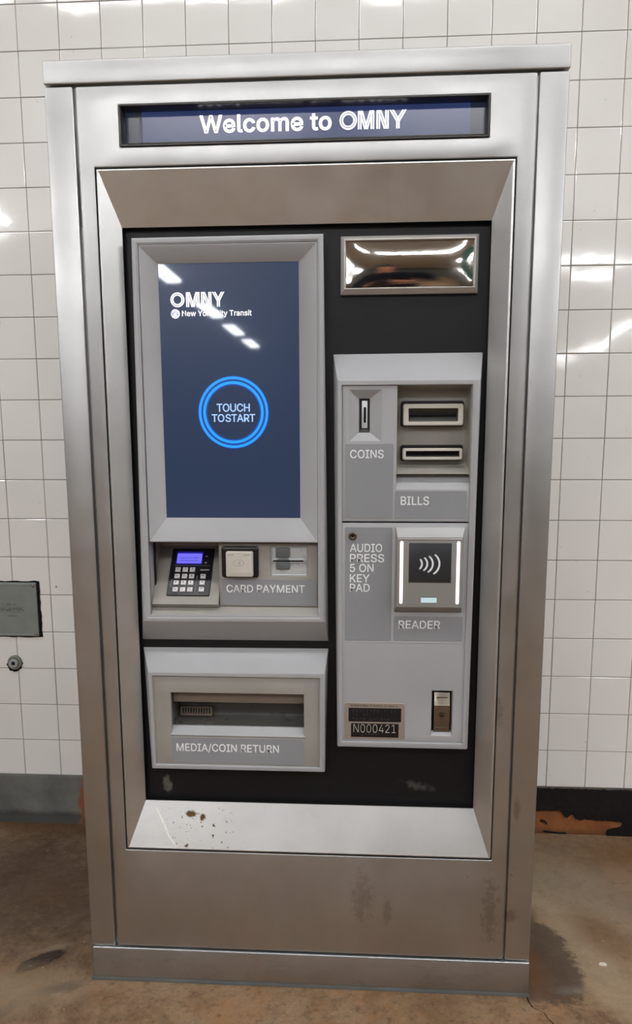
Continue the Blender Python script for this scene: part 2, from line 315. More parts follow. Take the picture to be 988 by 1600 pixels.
    'e': (404, '212,-8 177,-5 145,3 117,16 92,35 72,58 56,85 44,116 37,150 34,187 36,224 44,258 55,290 71,317 91,340 115,359 142,373 172,382 205,384 226,383 246,380 266,374 285,366 303,355 319,341 334,324 347,305 357,282 365,256 370,227 371,194 371,169 75,169 75,221 338,221 310,202 308,226 304,248 298,269 288,286 277,301 263,314 246,323 227,328 205,330 183,328 164,323 146,313 131,301 119,286 109,270 102,251 97,231 96,211 96,178 98,151 102,127 110,106 121,88 135,73 151,61 169,53 190,48 212,46 227,47 241,49 254,53 265,58 276,65 285,73 294,82 300,93 306,105 365,91 358,72 348,55 335,39 320,26 302,14 283,4 261,-3 237,-7'),
    'i': (167, '53,0 53,379 114,379 114,0|84,443 73,444 63,448 54,455 47,463 43,472 41,483 43,494 47,504 54,512 63,518 73,522 84,524 95,522 105,518 114,512 121,504 125,494 126,483 125,472 121,463 114,455 105,448 95,444'),
    'k': (381, '110,137 110,212 121,212 284,379 360,379 184,199 177,199|53,0 53,509 114,509 114,0|294,0 148,186 191,229 372,0'),
    'l': (189, '139,-2 112,0 91,8 74,20 62,37 55,59 53,84 53,509 114,509 114,99 114,83 117,71 120,62 126,57 135,53 146,52 160,53 170,54 181,3 162,-1'),
    'm': (610, '53,0 53,379 112,379 112,295 108,295 114,314 122,331 132,346 144,358 158,368 172,376 187,382 203,385 219,386 245,383 268,375 287,361 303,342 314,320 321,295 312,295 318,312 326,329 337,343 350,356 364,366 381,375 398,381 417,385 437,386 458,385 478,380 497,372 514,361 529,346 541,328 550,307 555,283 557,255 557,0 496,0 496,254 493,279 485,298 473,313 456,323 438,329 419,330 402,329 387,326 374,320 363,312 353,302 345,290 340,277 336,263 335,247 335,0 274,0 274,260 272,280 265,297 253,311 238,322 220,328 199,330 185,329 171,326 158,320 145,312 135,302 126,289 119,274 115,257 114,238 114,0'),
    'n': (410, '114,227 114,0 53,0 53,379 112,379 112,287 102,287 116,319 132,344 152,362 175,374 200,382 227,384 252,383 275,377 295,369 313,356 328,340 341,321 350,298 355,271 357,240 357,0 296,0 296,235 293,263 286,286 273,304 256,318 235,326 210,329 192,328 176,324 161,317 147,308 136,297 126,283 119,266 115,248'),
    'o': (415, '207,-8 174,-5 144,3 117,16 93,35 72,58 56,85 44,116 37,150 34,187 37,225 44,260 56,291 72,318 93,341 117,360 144,374 174,382 207,384 241,382 271,374 299,360 323,341 343,318 359,291 371,260 379,225 381,187 379,150 371,116 359,85 343,58 323,35 299,16 271,3 241,-5|207,46 231,49 252,55 270,66 285,80 298,97 307,117 314,139 318,163 319,187 318,212 314,236 307,258 298,278 285,296 270,310 252,321 231,328 207,330 184,328 163,321 145,310 130,296 118,278 108,258 102,236 98,212 96,187 98,163 102,139 108,117 118,97 130,80 145,66 163,55 184,49'),
    'r': (260, '53,0 53,379 112,379 112,321 115,321 124,339 137,354 152,367 171,377 191,383 213,385 229,384 243,384 243,322 230,324 207,326 190,324 174,321 159,315 146,306 135,296 126,284 119,269 115,254 114,237 114,0'),
    's': (365, '182,-8 157,-7 133,-3 112,3 93,12 76,24 62,38 50,54 41,73 36,94 94,107 101,87 111,72 124,60 141,52 160,47 181,45 206,47 227,53 244,62 258,74 265,88 268,103 266,115 262,126 254,136 243,144 229,150 212,155 149,170 118,180 92,192 72,208 58,227 50,249 47,274 49,295 55,314 65,332 79,347 95,360 115,370 137,378 161,383 187,384 212,383 234,379 254,372 271,363 286,352 299,339 309,324 318,308 324,290 268,277 262,291 254,304 243,316 228,325 210,331 187,333 166,331 147,326 131,317 119,305 111,292 109,277 110,264 115,253 124,243 136,235 152,229 172,223 229,209 261,200 287,187 306,171 320,153 328,131 331,107 329,85 323,65 312,47 298,31 281,18 260,6 236,-2 210,-7'),
    't': (227, '204,379 204,327 6,327 6,379|65,471 126,471 126,98 127,83 130,70 136,61 144,55 156,51 170,50 185,51 202,54 213,2 192,-3 168,-4 138,-1 113,7 92,21 77,41 68,64 65,93'),
    'w': (567, '138,0 23,379 87,379 133,214 154,137 175,41 165,41 186,135 206,214 252,379 316,379 362,214 382,136 402,41 391,41 413,135 434,214 480,379 545,379 429,0 368,0 319,172 305,225 291,280 277,338 291,338 277,280 263,225 248,172 199,0'),
    'y': (390, '47,-139 61,-86 71,-87 104,-89 113,-86 122,-81 130,-74 138,-64 145,-51 151,-36 163,-1 17,379 84,379 165,155 187,87 206,21 184,21 202,87 224,155 305,379 371,379 204,-58 196,-77 187,-93 177,-107 165,-119 153,-128 139,-136 125,-141 109,-144 91,-145 65,-143'),
    ' ': (187, ''),
}

def contours(ch):
    adv, s = GLYPHS[ch]
    return adv, [[tuple(map(float, q.split(','))) for q in c.split()] for c in s.split('|')] if s else []
def area(c): return sum(a[0] * b[1] - b[0] * a[1] for a, b in zip(c, c[1:] + c[:1])) / 2
def inside(p, c):
    r = False
    for a, b in zip(c, c[1:] + c[:1]):
        if (a[1] > p[1]) != (b[1] > p[1]) and p[0] < (b[0] - a[0]) * (p[1] - a[1]) / (b[1] - a[1]) + a[0]: r = not r
    return r
def fatten(c, d, sgn):
    out = []; n = len(c)
    for i in range(n):
        a, b, e = Vector(c[i - 1]), Vector(c[i]), Vector(c[(i + 1) % n])
        u, v = b - a, e - b
        if u.length < 1e-6 or v.length < 1e-6: out.append(c[i]); continue
        n1 = Vector((u.y, -u.x)).normalized() * sgn; n2 = Vector((v.y, -v.x)).normalized() * sgn
        mm = n1 + n2
        k = max(.45, 1 + n1.dot(n2))
        q = b + mm * (d / k)
        out.append((q.x, q.y))
    return out
def fill_mesh(groups, depth):
    """groups: list of [outer, hole, hole...] in mm (x, z); returns mesh in metres facing -y from y=0"""
    parts = []
    for g in groups:
        if isinstance(g[0][0], (int, float)): g = [g]
        cu = bpy.data.curves.new('outline', 'CURVE'); cu.dimensions = '2D'; cu.fill_mode = 'BOTH'; cu.extrude = depth / 2000
        for c in g:
            sp = cu.splines.new('POLY'); sp.points.add(len(c) - 1)
            for q, p in zip(sp.points, c): q.co = (p[0] / 1000, p[1] / 1000, 0, 1)
            sp.use_cyclic_u = True
        o = bpy.data.objects.new('outline', cu); COL.objects.link(o)
        dg = bpy.context.evaluated_depsgraph_get()
        parts.append(bpy.data.meshes.new_from_object(o.evaluated_get(dg)))
        bpy.data.objects.remove(o); bpy.data.curves.remove(cu)
    bm = bmesh.new()
    for me in parts:
        bm.from_mesh(me); bpy.data.meshes.remove(me)
    bm.transform(Matrix(((1, 0, 0, 0), (0, 0, -1, 0), (0, 1, 0, 0), (0, 0, 0, 1))))
    return bm
def flat(name, groups, y, m, parent, depth=0.5, xf=None):
    bm = fill_mesh(groups, depth)
    bm.transform(Matrix.Translation((0, y / 1000, 0)))
    if xf is not None:
        bm.transform(Matrix.Scale(1000, 4)); bm.transform(xf); bm.transform(Matrix.Scale(.001, 4))
    if FIT is not None: bm.transform(Matrix.Scale(.001, 4) @ FIT @ Matrix.Scale(1000, 4))
    me = bpy.data.meshes.new(name); bm.to_mesh(me); bm.free()
    me.materials.append(m)
    return link(name, me, parent)
CAP = 509.0
def text_groups(s, x0, x1, z0, z1, bold=0, track=0, space=None):
    """characters from baseline z0 to capital height z1, stretched to x0..x1"""
    pen = 0; G = []
    for ch in s:
        adv, cs = contours(ch)
        if ch == ' ' and space: adv = space
        if cs:
            sg = 1 if area(max(cs, key=lambda c: abs(area(c)))) > 0 else -1
            cs = [fatten(c, bold, sg) for c in cs] if bold else cs
            outs = [c for c in cs if area(c) * sg > 0]
            for o in outs:
                G.append([[(p[0] + pen, p[1]) for p in o]] + [[(p[0] + pen, p[1]) for p in h] for h in cs if area(h) * sg < 0 and inside(h[0], o)])
        pen += adv + track
    xs = [p[0] for g in G for c in g for p in c]
    a, b = min(xs), max(xs)
    sx = (x1 - x0) / (b - a); sz = (z1 - z0) / (CAP + 2 * bold)
    return [[[(x0 + (p[0] - a) * sx, z0 + (p[1] + bold) * sz) for p in c] for c in g] for g in G]
def text(s, x0, x1, z0, z1, y, m, parent, name='lettering', bold=0, track=0, depth=0.5, xf=None, space=None):
    return flat(name, text_groups(s, x0, x1, z0, z1, bold, track, space), y, m, parent, depth, xf)

def bar(p, q, w):
    p, q = Vector(p), Vector(q); d = (q - p).normalized(); n = Vector((-d.y, d.x)) * w / 2
    return [tuple(p + n), tuple(p - n), tuple(q - n), tuple(q + n)]
def clipz(c, lo, hi):
    for lim, keep in ((lo, 1), (hi, -1)):
        out = []
        for a, b in zip(c, c[1:] + c[:1]):
            ia, ib = (a[1] - lim) * keep >= -1e-9, (b[1] - lim) * keep >= -1e-9
            if ia: out.append(a)
            if ia != ib:
                t = (lim - a[1]) / (b[1] - a[1]); out.append((a[0] + t * (b[0] - a[0]), lim))
        c = out
        if not c: break
    return c
def ringpts(x, z, r, n=48): return [(x + r * math.cos(2 * math.pi * i / n), z + r * math.sin(2 * math.pi * i / n)) for i in range(n)]
def logo_groups(xo, xm, xn, xy, z0, z1, w, gap):
    """inline capitals O M N Y: every stroke is a pair of thin lines; x ranges per letter"""
    G = []
    h = z1 - z0
    R = (xo[1] - xo[0]) / 2; cx = (xo[0] + xo[1]) / 2; cz = (z0 + z1) / 2
    G.append([ringpts(cx, cz, R), ringpts(cx, cz, R - w)])
    G.append([ringpts(cx, cz, R - w - gap), ringpts(cx, cz, R - 2 * w - gap)])
    def pair(p, q):
        p, q = Vector(p), Vector(q); d = (q - p).normalized(); n = Vector((-d.y, d.x)) * (w + gap) / 2
        e = d * h * .3
        for s in (1, -1):
            c = clipz(bar(p + n * s - e, q + n * s + e, w), z0, z1)
            if len(c) > 2: G.append([c])
    T = w + gap / 2
    a, b = xm; mid = (a + b) / 2
    pair((a + T, z0), (a + T, z1)); pair((b - T, z0), (b - T, z1))
    pair((a + 1.6 * T, z1), (mid, z0)); pair((b - 1.6 * T, z1), (mid, z0))
    a, b = xn
    pair((a + T, z0), (a + T, z1)); pair((b - T, z0), (b - T, z1)); pair((a + 1.6 * T, z1), (b - 1.6 * T, z0))
    a, b = xy; mid = (a + b) / 2
    zc = z0 + h * .42
    for p, q in (((a + T, z1), (mid, zc)), ((b - T, z1), (mid, zc))):
        p, q = Vector(p), Vector(q); d = (q - p).normalized(); n = Vector((-d.y, d.x)) * (w + gap) / 2
        for s in (1, -1):
            c = clipz(bar(p + n * s - d * h * .3, q + n * s, w), zc - h * .1, z1)
            G.append([c])
    pair((mid, z0), (mid, zc))
    G[-1] = [clipz(G[-1][0], z0, zc)]; G[-2] = [clipz(G[-2][0], z0, zc)]
    return G
BR = dict(a='1', b='12', c='14', d='145', e='15', f='124', g='1245', h='125', i='24', j='245', k='13', l='123', m='134', n='1345', o='135', p='1234', q='12345', r='1235', s='234', t='2345', u='136', v='1236', w='2456', x='1346', y='13456', z='1356')
BR.update({'/': '34', '5': '15', '#': '3456', '4': '145', '2': '12', '1': '1', '0': '245'})
def braille(lines, x0, z1, y, m, parent, cell=5.6, dot=2.3, r=0.75, h=0.6, row=10):
    b = MB()
    for li, s in enumerate(lines):
        for k, ch in enumerate(s):
            for d in BR.get(ch, ''):
                d = int(d) - 1
                b.dome(x0 + k * cell + (d // 3) * dot, z1 - li * row - (d % 3) * dot, r, y, h, 6, 2)
    return b.build('braille', m, parent, smooth=True)

# ------------------------------------------------------------------ setting: floor, walls, ceiling
def floor_material():
    m, nt, p = newmat('stained_concrete')
    x, y, z = coords(nt)
    w = mth(nt, 'ADD', mth(nt, 'MULTIPLY', noise(nt, 7, 7, .7), .55), mth(nt, 'MULTIPLY', noise(nt, 34, 8, .75, off=(2, 5, 0)), .45))
    big = noise(nt, 2.1, 5, .6, dist=.6)
    mid = noise(nt, 11, 10, .78, dist=.5)
    fine = noise(nt, 120, 5, .7)
    c = mixc(nt, mapr(nt, big, .35, .62, 0, 1), lin(126, 98, 70), lin(152, 128, 102))
    c = mixc(nt, mapr(nt, mid, .42, .68, 0, .75), c, lin(92, 66, 42))
    c = mixc(nt, mapr(nt, noise(nt, 5, 6, .7, off=(3, 1, 0)), .5, .72, 0, .6), c, lin(150, 104, 60))
    c = mixc(nt, mapr(nt, noise(nt, 40, 8, .8, off=(1, 7, 0)), .52, .66, 0, .7), c, lin(70, 50, 34))
    c = mixc(nt, mapr(nt, fine, .58, .7, 0, .7), c, lin(54, 42, 32))
    c = mixc(nt, mapr(nt, noise(nt, 110, 5, .7, off=(5, 2, 0)), .6, .72, 0, .55), c, lin(176, 158, 132))
    def stain(mask, col, amt):
        nonlocal c
        c = mixc(nt, mth(nt, 'MULTIPLY', mask, amt), c, lin(*col))
    stain(blob(nt, x, y, -.72, .33, .34, .36, .2, w, .7, .6), (58, 42, 30), .75)       # dark damp area by the left wall
    stain(blob(nt, x, y, -.8, .66, .6, .05, 0, w, .6, .5), (88, 60, 36), .6)
    stain(blob(nt, x, y, -.585, .047, .055, .021, .75, w, .7, .1), (40, 28, 22), .9)  # dark tar patch
    stain(blob(nt, x, y, -.51, -.035, .05, .016, .35, w, 1.0, .4), (66, 58, 52), .75)
    stain(blob(nt, x, y, -.60, -.12, .014, .05, -.5, w, 1.0, .4), (74, 66, 60), .6)
    stain(blob(nt, x, y, -.66, -.06, .16, .07, .2, w, .6, .5), (150, 130, 104), .6)
    stain(blob(nt, x, y, -.57, .095, .04, .009, .45, w, .8, .5), (150, 134, 114), .45)
    stain(blob(nt, x, y, .63, .40, .16, .24, .3, w, .6, .6), (142, 130, 112), .55)      # pale dusty concrete right
    stain(blob(nt, x, y, .60, .13, .06, .20, .25, w, .6, .3), (160, 142, 116), .55)
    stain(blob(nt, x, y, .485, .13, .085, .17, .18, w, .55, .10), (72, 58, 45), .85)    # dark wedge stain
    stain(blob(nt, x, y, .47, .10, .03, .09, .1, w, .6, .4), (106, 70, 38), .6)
    stain(blob(nt, x, y, .545, .02, .035, .013, .1, w, .9, .5), (120, 116, 108), .35)
    stain(blob(nt, x, y, .49, .30, .03, .05, .3, w, .6, .3), (82, 66, 42), .7)
    stain(blob(nt, x, y, .66, .21, .05, .09, .4, w, .7, .5), (112, 80, 46), .6)
    stain(blob(nt, x, y, .86, .60, .2, .06, .3, w, .8, .5), (108, 76, 42), .6)
    nt.links.new(c, p.inputs['Base Color'])
    nt.links.new(mapr(nt, mid, .3, .7, .5, .8), p.inputs['Roughness'])
    p.inputs['Specular IOR Level'].default_value = .35
    hsum = mth(nt, 'ADD', mth(nt, 'MULTIPLY', mid, .6), mth(nt, 'MULTIPLY', fine, .5))
    bump(nt, p, hsum, .5, .003)
    return m
M_FLOOR = floor_material()
b = MB()
# floor slab with a thin open crack running from the machine's right corner
crack = [(446, 0), (448, -20), (452, -34), (462, -41), (472, -49), (475, -63), (482, -76), (492, -92), (497, -120), (515, -170)]
b.loft([[(-20000, -16000, 0), (20000, -16000, 0), (20000, 700, 0), (-20000, 700, 0)], [(-20000, -16000, -100), (20000, -16000, -100), (20000, 700, -100), (-20000, 700, -100)]], True, True)
floor = struct(b.build('floor', M_FLOOR))
cr = MB()
L, Rr = [], []
for i, (cx, cy) in enumerate(crack):
    hw = .9 + 1.1 * random.random()
    L.append((cx - hw, cy, 0.35)); Rr.append((cx + hw, cy + random.uniform(-1, 1), 0.35))
vl = [cr.bm.verts.new(q) for q in L]; vr = [cr.bm.verts.new(q) for q in Rr]
for i in range(len(vl) - 1): cr.bm.faces.new((vl[i], vr[i], vr[i + 1], vl[i + 1]))
ck = cr.build('floor_crack', paint('crack_shadow', (40, 26, 18), .9, .1, .2), floor)

M_CEIL = paint('sooty_ceiling', (196, 196, 194), .8, .2, .15)
struct(MB().box(-20000, 20000, -16000, 700, 3000, 3100).build('ceiling', M_CEIL))
M_FAR = paint('far_wall_paint', (92, 88, 82), .6, .3, .2)
struct(MB().box(-20000, 20000, -16100, -16000, 0, 3000).build('wall_front', M_FAR))
M_GROUT = paint('grout', (118, 108, 98), .9, .2, .15)
struct(MB().box(-20000, 20000, 693, 790, 0, 3000).build('wall_back', M_GROUT))

def tile_material():
    m, nt, p = newmat('glazed_tile')
    x, y, z = coords(nt)
    c = mixc(nt, mapr(nt, noise(nt, 2.2, 3), .35, .65, 0, 1), lin(234, 232, 228), lin(240, 239, 235))
    c = mixc(nt, mapr(nt, noise(nt, 70, 3, .6), .72, .78, 0, .35), c, lin(150, 140, 124))
    w = noise(nt, 60, 3)
    c = mixc(nt, blob(nt, x, z, -.758, .704, .0026, .0026, 0, w, .5, .3), c, lin(60, 52, 44))
    nt.links.new(c, p.inputs['Base Color'])
    p.inputs['Roughness'].default_value = .06
    bump(nt, p, noise(nt, 20, 2, .5), .09, .002)
    return m
M_TILE = tile_material()
b = MB()
T = 108.0; OX = -776.3; OZ = 2192.2
for c in range(-24, 34):
    for r in range(-7, 19):
        x0 = OX + c * T + .8; x1 = x0 + T - 1.6; z1 = OZ - r * T - .8; z0 = z1 - T + 1.6
        ex = random.gauss(0, .16); ez = random.gauss(0, .16); e0 = random.gauss(0, .12)
        def tl(i, y, ins):
            q = []
            for (px, pz, sx, sz) in ((x0 + ins, z1 - ins, -1, 1), (x0 + ins, z0 + ins, -1, -1), (x1 - ins, z0 + ins, 1, -1), (x1 - ins, z1 - ins, 1, 1)):
                q.append((px, y + (e0 + ex * sx + ez * sz if i else 0), pz))
            return q
        b.loft([tl(0, 694, 0), tl(1, 691.8, 0), tl(1, 691.1, .6), tl(1, 690.8, 1.8)], False, True)
tiles = b.build('wall_back_tiling', M_TILE)
for p_ in tiles.data.polygons: p_.use_smooth = False
struct(tiles)

# baseboards: grey cement curb left of the machine, peeling black paint over orange masonry right of it
def cement():
    m, nt, p = newmat('grey_cement')
    x, y, z = coords(nt)
    c = mixc(nt, mapr(nt, noise(nt, 9, 7, .65), .35, .68, 0, 1), lin(112, 112, 106), lin(86, 86, 82))
    c = mixc(nt, mth(nt, 'MULTIPLY', mapr(nt, mth(nt, 'ADD', z, mth(nt, 'MULTIPLY', noise(nt, 14, 5), .03)), .032, .048, 1, 0), .85), c, lin(44, 42, 38))  # shadow line along the curb's foot, painted into the cement colour
    c = mixc(nt, mapr(nt, noise(nt, 60, 4), .7, .78, 0, .7), c, lin(150, 148, 142))
    w = noise(nt, 50, 4)
    c = mixc(nt, blob(nt, x, z, -.712, .06, .012, .05, 0, w, .7, .4), c, lin(130, 74, 36))
    nt.links.new(c, p.inputs['Base Color']); p.inputs['Roughness'].default_value = .7
    bump(nt, p, noise(nt, 40, 6, .7), .5, .003)
    return m
b = MB()
b.loft([[(x, 692, 141.5), (x, 686, 141), (x, 684, 134), (x, 684, 22), (x, 678, 7), (x, 664, 0), (x, 692, 0)] for x in (-3000, 0)], True, True)
struct(b.build('baseboard_left', cement(), bevel=1))
def orange():
    m, nt, p = newmat('orange_masonry')
    c = mixc(nt, mapr(nt, noise(nt, 18, 6, .7), .35, .65, 0, 1), lin(150, 94, 50), lin(122, 72, 38))
    x, y, z = coords(nt)
    c = mixc(nt, mapr(nt, mth(nt, 'ADD', z, mth(nt, 'MULTIPLY', noise(nt, 30, 4), .02)), .012, .03, .7, 0), c, lin(78, 52, 32))
    nt.links.new(c, p.inputs['Base Color']); p.inputs['Roughness'].default_value = .8
    bump(nt, p, noise(nt, 80, 5, .7), .6, .002)
    return m
bb = struct(MB().box(.5, 3000, 687, 692.5, 0, 134).build('baseboard_right', orange()))
M_BLKP = paint('black_gloss_paint', (15, 15, 17), .4, .4, .2)
_n = M_BLKP.node_tree; bump(_n, _n.nodes['Principled BSDF'], noise(_n, 45, 6, .7), .9, .004)
low = []
prof = [(0, 70), (600, 70), (622, 71), (640, 73), (672, 74), (676, 66), (682, 54), (690, 52), (698, 60), (706, 62), (712, 50), (722, 46), (732, 45), (738, 51), (744, 48), (770, 46), (800, 45), (825, 44), (842, 42), (846, 34), (838, 26), (822, 24), (812, 20), (804, 16), (800, 6), (802, 0), (3000, 0)]
for (xa, za), (xb, zb) in zip(prof, prof[1:]):
    n = max(1, int(math.hypot(xb - xa, zb - za) / 4)) if xa >= 600 and xb <= 850 else 1
    for i in range(n):
        t = i / n
        j = 1.3 if n > 1 else 0
        low.append((xa + (xb - xa) * t + random.uniform(-j, j), max(0, za + (zb - za) * t + random.uniform(-j, j))))
low.append((3000, 0))
topl = [(3000, 138)] + [(900 - i * 6, 138 + random.uniform(-1.5, 2.2)) for i in range(60)] + [(0, 138)]
flat('paint_layer', [[q for q in low + topl]], 684.6, M_BLKP, bb, 4.2)
bb2 = flat('paint_flake', [[(652, 78), (668, 73), (690, 66), (700, 64), (704, 70), (694, 76), (680, 80), (664, 82)]], 682, M_BLKP, bb, 2)
flat('paint_flake', [[(614, 38), (622, 34), (628, 36), (630, 30), (634, 28), (634, 35), (626, 42), (616, 43)]], 686, M_BLKP, bb, 2)
flat('paint_flake', [[(625, 10), (650, 7), (672, 5), (690, 6), (690, 2), (660, 2), (627, 5)]], 686, M_BLKP, bb, 2)

# ceiling light lines behind the viewer; screen, steel and tiles mirror some, others are added fill
M_TUBE = glow('tube_light', (252, 253, 255), TUBE)
M_FILL_SOFT = glow('fill_tube_soft', (252, 253, 255), FILL_SOFT)
M_FILL_NEAR = glow('fill_tube_near', (252, 253, 255), FILL_NEAR)
M_FILL_FRONT = glow('fill_tube_front', (252, 253, 255), 44.0)
M_FIX = paint('white_fixture', (210, 208, 200), .5)
def strip_light(x, y, along_y, label, group=None, tube=None, wide=75):
    r = empty('strip_light', (x / 1000, y / 1000, 3.0))
    tag(r, label, 'ceiling light', group)
    hx, hy = (wide, 600) if along_y else (600, wide)
    MB().loft([[(-hx, -hy, 0), (hx, -hy, 0), (hx, hy, 0), (-hx, hy, 0)], [(-hx, -hy, -30), (hx, -hy, -30), (hx, hy, -30), (-hx, hy, -30)]], True, True).build('housing', M_FIX, r, bevel=4)
    gx, gy = (hx - 12, hy - 20) if along_y else (hx - 20, hy - 12)
    MB().loft([[(-gx, -gy, -30), (gx, -gy, -30), (gx, gy, -30), (-gx, gy, -30)], [(-gx * .8, -gy, -62), (gx * .8, -gy, -62), (gx * .8, gy, -62), (-gx * .8, gy, -62)]], True, True).build('diffuser', tube or M_TUBE, r)
for y in (-2500, -3900):  # added fill, out of view: lifts the left wall
    strip_light(-3100, y, True, 'added unseen strip light that brightens the wall on the left', 'added fill lights on the left', M_FILL_NEAR)
for y in (-5000, -6300, -7680, -10500, -12600, -14600):
    strip_light(-2200, y, True, 'white strip light, one of the line mirrored across the upper left of the touchscreen', 'strip lights mirrored in the touchscreen', None, 110)
for y in (-1200, -2500, -3900):  # added fill, out of view: lifts the darker right wall
    strip_light(3050, y, True, 'added unseen strip light that brightens the wall on the right', 'added fill lights on the right', M_FILL_NEAR)
for y in (-11800, -13300, -15000):
    strip_light(4400, y, True, 'white strip light, one of those mirrored slanting in the tiles right of the machine', 'strip lights mirrored in the right tiles', None, 200)
strip_light(2450, -6200, False, 'white strip light mirrored lying level in the tiles right of the machine top', None, None, 150)
for x in (-2000, -700, 600, 1900):  # added overhead row, kept out of view, for even top light
    strip_light(x, -800, False, 'added unseen strip light in a row over the machine, for top light', 'added fill lights above the machine', M_FILL_SOFT)
for x in (-750, 650):  # added frontal fill, its wall reflection hidden behind the machine
    strip_light(x, -3300, False, 'added unseen strip light facing the machine, brightening its steel header', 'added fill lights facing the machine', M_FILL_FRONT)
# green steel column and dark wall behind the viewer, seen only bent in the little mirror
M_GREEN = paint('green_enamel', (30, 84, 72), .35, .5, .1)
b = MB()
cxm, cym = 980, -2000
b.loft([[(cxm - 90, cym - 100, z), (cxm + 90, cym - 100, z), (cxm + 90, cym - 85, z), (cxm + 8, cym - 85, z), (cxm + 8, cym + 85, z), (cxm + 90, cym + 85, z), (cxm + 90, cym + 100, z), (cxm - 90, cym + 100, z), (cxm - 90, cym + 85, z), (cxm - 8, cym + 85, z), (cxm - 8, cym - 85, z), (cxm - 90, cym - 85, z)] for z in (0, 3000)], True, True)
struct(b.build('trim_1', M_GREEN, bevel=3))

# the photographer, standing behind the viewpoint: a small dark figure in the convex mirror
def skin_figure(name, verts, edges, radii, m, parent, root=0, sub=2):
    me = bpy.data.meshes.new(name)
    me.from_pydata([Vector(v) for v in verts], edges, [])
    o = link(name, me, parent)
    md = o.modifiers.new('skin', 'SKIN')
    for i, r in enumerate(radii):
        sv = me.skin_vertices[0].data[i]; sv.radius = (r, r) if not isinstance(r, tuple) else r; sv.use_root = (i == root)
    sd = o.modifiers.new('sub', 'SUBSURF'); sd.levels = sd.render_levels = sub
    dg = bpy.context.evaluated_depsgraph_get()
    me2 = bpy.data.meshes.new_from_object(o.evaluated_get(dg))
    o.modifiers.clear(); o.data = me2
    bpy.data.meshes.remove(me)
    for p_ in me2.polygons: p_.use_smooth = True
    me2.materials.clear(); me2.materials.append(m)
    return o
PER = tag(empty('person', (.14, -1.98, 0)), 'person in dark navy clothes holding up a phone, seen only in the small convex mirror', 'person')
M_SKIN = paint('skin', (190, 130, 100), .5, .4, .05)
M_NAVY = paint('navy_cloth', (22, 24, 34), .85, .2, .15)
M_HAIR = paint('dark_hair', (30, 24, 20), .6, .3, .2)
# pelvis, chest, neck, head; legs; arms bent forward to the phone
BV = [(0, 0, .93), (0, -.01, 1.12), (0, 0, 1.34), (0, .01, 1.46), (0, .03, 1.54), (0, .04, 1.64), (0, .03, 1.70)]
BE = [(0, 1), (1, 2), (2, 3), (3, 4), (4, 5), (5, 6)]
BRD = [(.15, .11), (.14, .10), (.15, .10), .055, .06, (.078, .092), .06]
def limb(pts, rad, start):
    a = start
    for q, r in zip(pts, rad):
        BV.append(q); BRD.append(r); BE.append((a, len(BV) - 1)); a = len(BV) - 1
for sx in (-1, 1):
    limb([(sx * .10, 0, .86), (sx * .12, .02, .48), (sx * .13, -.02, .09), (sx * .14, .12, .04)], [.085, .058, .042, .04], 0)
    limb([(sx * .19, 0, 1.38), (sx * .25, .06, 1.10), (sx * .12, .30, 1.08), (sx * .075, .375, 1.10)], [.055, .045, .034, .034], 2)
skin_figure('body', BV, BE, BRD, M_SKIN, PER)
hands = 0
for sx in (-1, 1):
    for k in range(5):
        z0 = 1.135 - k * .021 if k < 4 else 1.15
        p0 = (sx * .078, .385, z0); p1 = (sx * .062, .425, z0); p2 = (sx * .042, .436, z0) if k < 4 else (sx * .04, .40, z0 + .02)
        skin_figure('finger', [p0, p1, p2], [(0, 1), (1, 2)], [.009, .0085, .007], M_SKIN, PER, sub=1)
JV = [(0, 0, .86), (0, -.01, 1.12), (0, 0, 1.34), (0, .01, 1.45)]
JE = [(0, 1), (1, 2), (2, 3)]; JR = [(.18, .135), (.17, .125), (.175, .125), .085]
for sx in (-1, 1):
    b0 = len(JV); JV += [(sx * .19, 0, 1.38), (sx * .25, .06, 1.10), (sx * .13, .28, 1.08)]; JE += [(2, b0), (b0, b0 + 1), (b0 + 1, b0 + 2)]; JR += [.078, .062, .05]
skin_figure('jacket', JV, JE, JR, M_NAVY, PER)
TV = [(0, 0, .92)]; TE = []; TR = [(.165, .125)]
for sx in (-1, 1):
    b0 = len(TV); TV += [(sx * .10, 0, .84), (sx * .12, .02, .48), (sx * .13, -.02, .10)]; TE += [(0, b0), (b0, b0 + 1), (b0 + 1, b0 + 2)]; TR += [.105, .08, .07]
skin_figure('trousers', TV, TE, TR, M_NAVY, PER)
for sx in (-1, 1):
    skin_figure('shoe', [(sx * .13, -.05, .05), (sx * .135, .06, .045), (sx * .14, .16, .04)], [(0, 1), (1, 2)], [.048, .045, .036], M_BLACK, PER)
skin_figure('hair', [(0, -.02, 1.60), (0, .0, 1.70), (0, .04, 1.735), (0, .09, 1.72)], [(0, 1), (1, 2), (2, 3)], [(.085, .07), .095, .08, .05], M_HAIR, PER)
PH = tag(MB().loft([rrect(80, 160, 1040, 1200, -1532, 9), rrect(80, 160, 1040, 1200, -1540, 9)], True, True).build('phone', M_BLACK, None, bevel=1.5), 'black phone held up in both hands of the person in the mirror', 'phone')

# ------------------------------------------------------------------ the fare vending machine
ROOT = tag(empty('fare_vending_machine'), 'tall stainless steel fare vending machine with touchscreen and lit welcome sign against tiled wall', 'vending machine')
FP = 70      # depth of the charcoal face plate behind the cabinet front
F = 38       # depth of the front of the grey housings

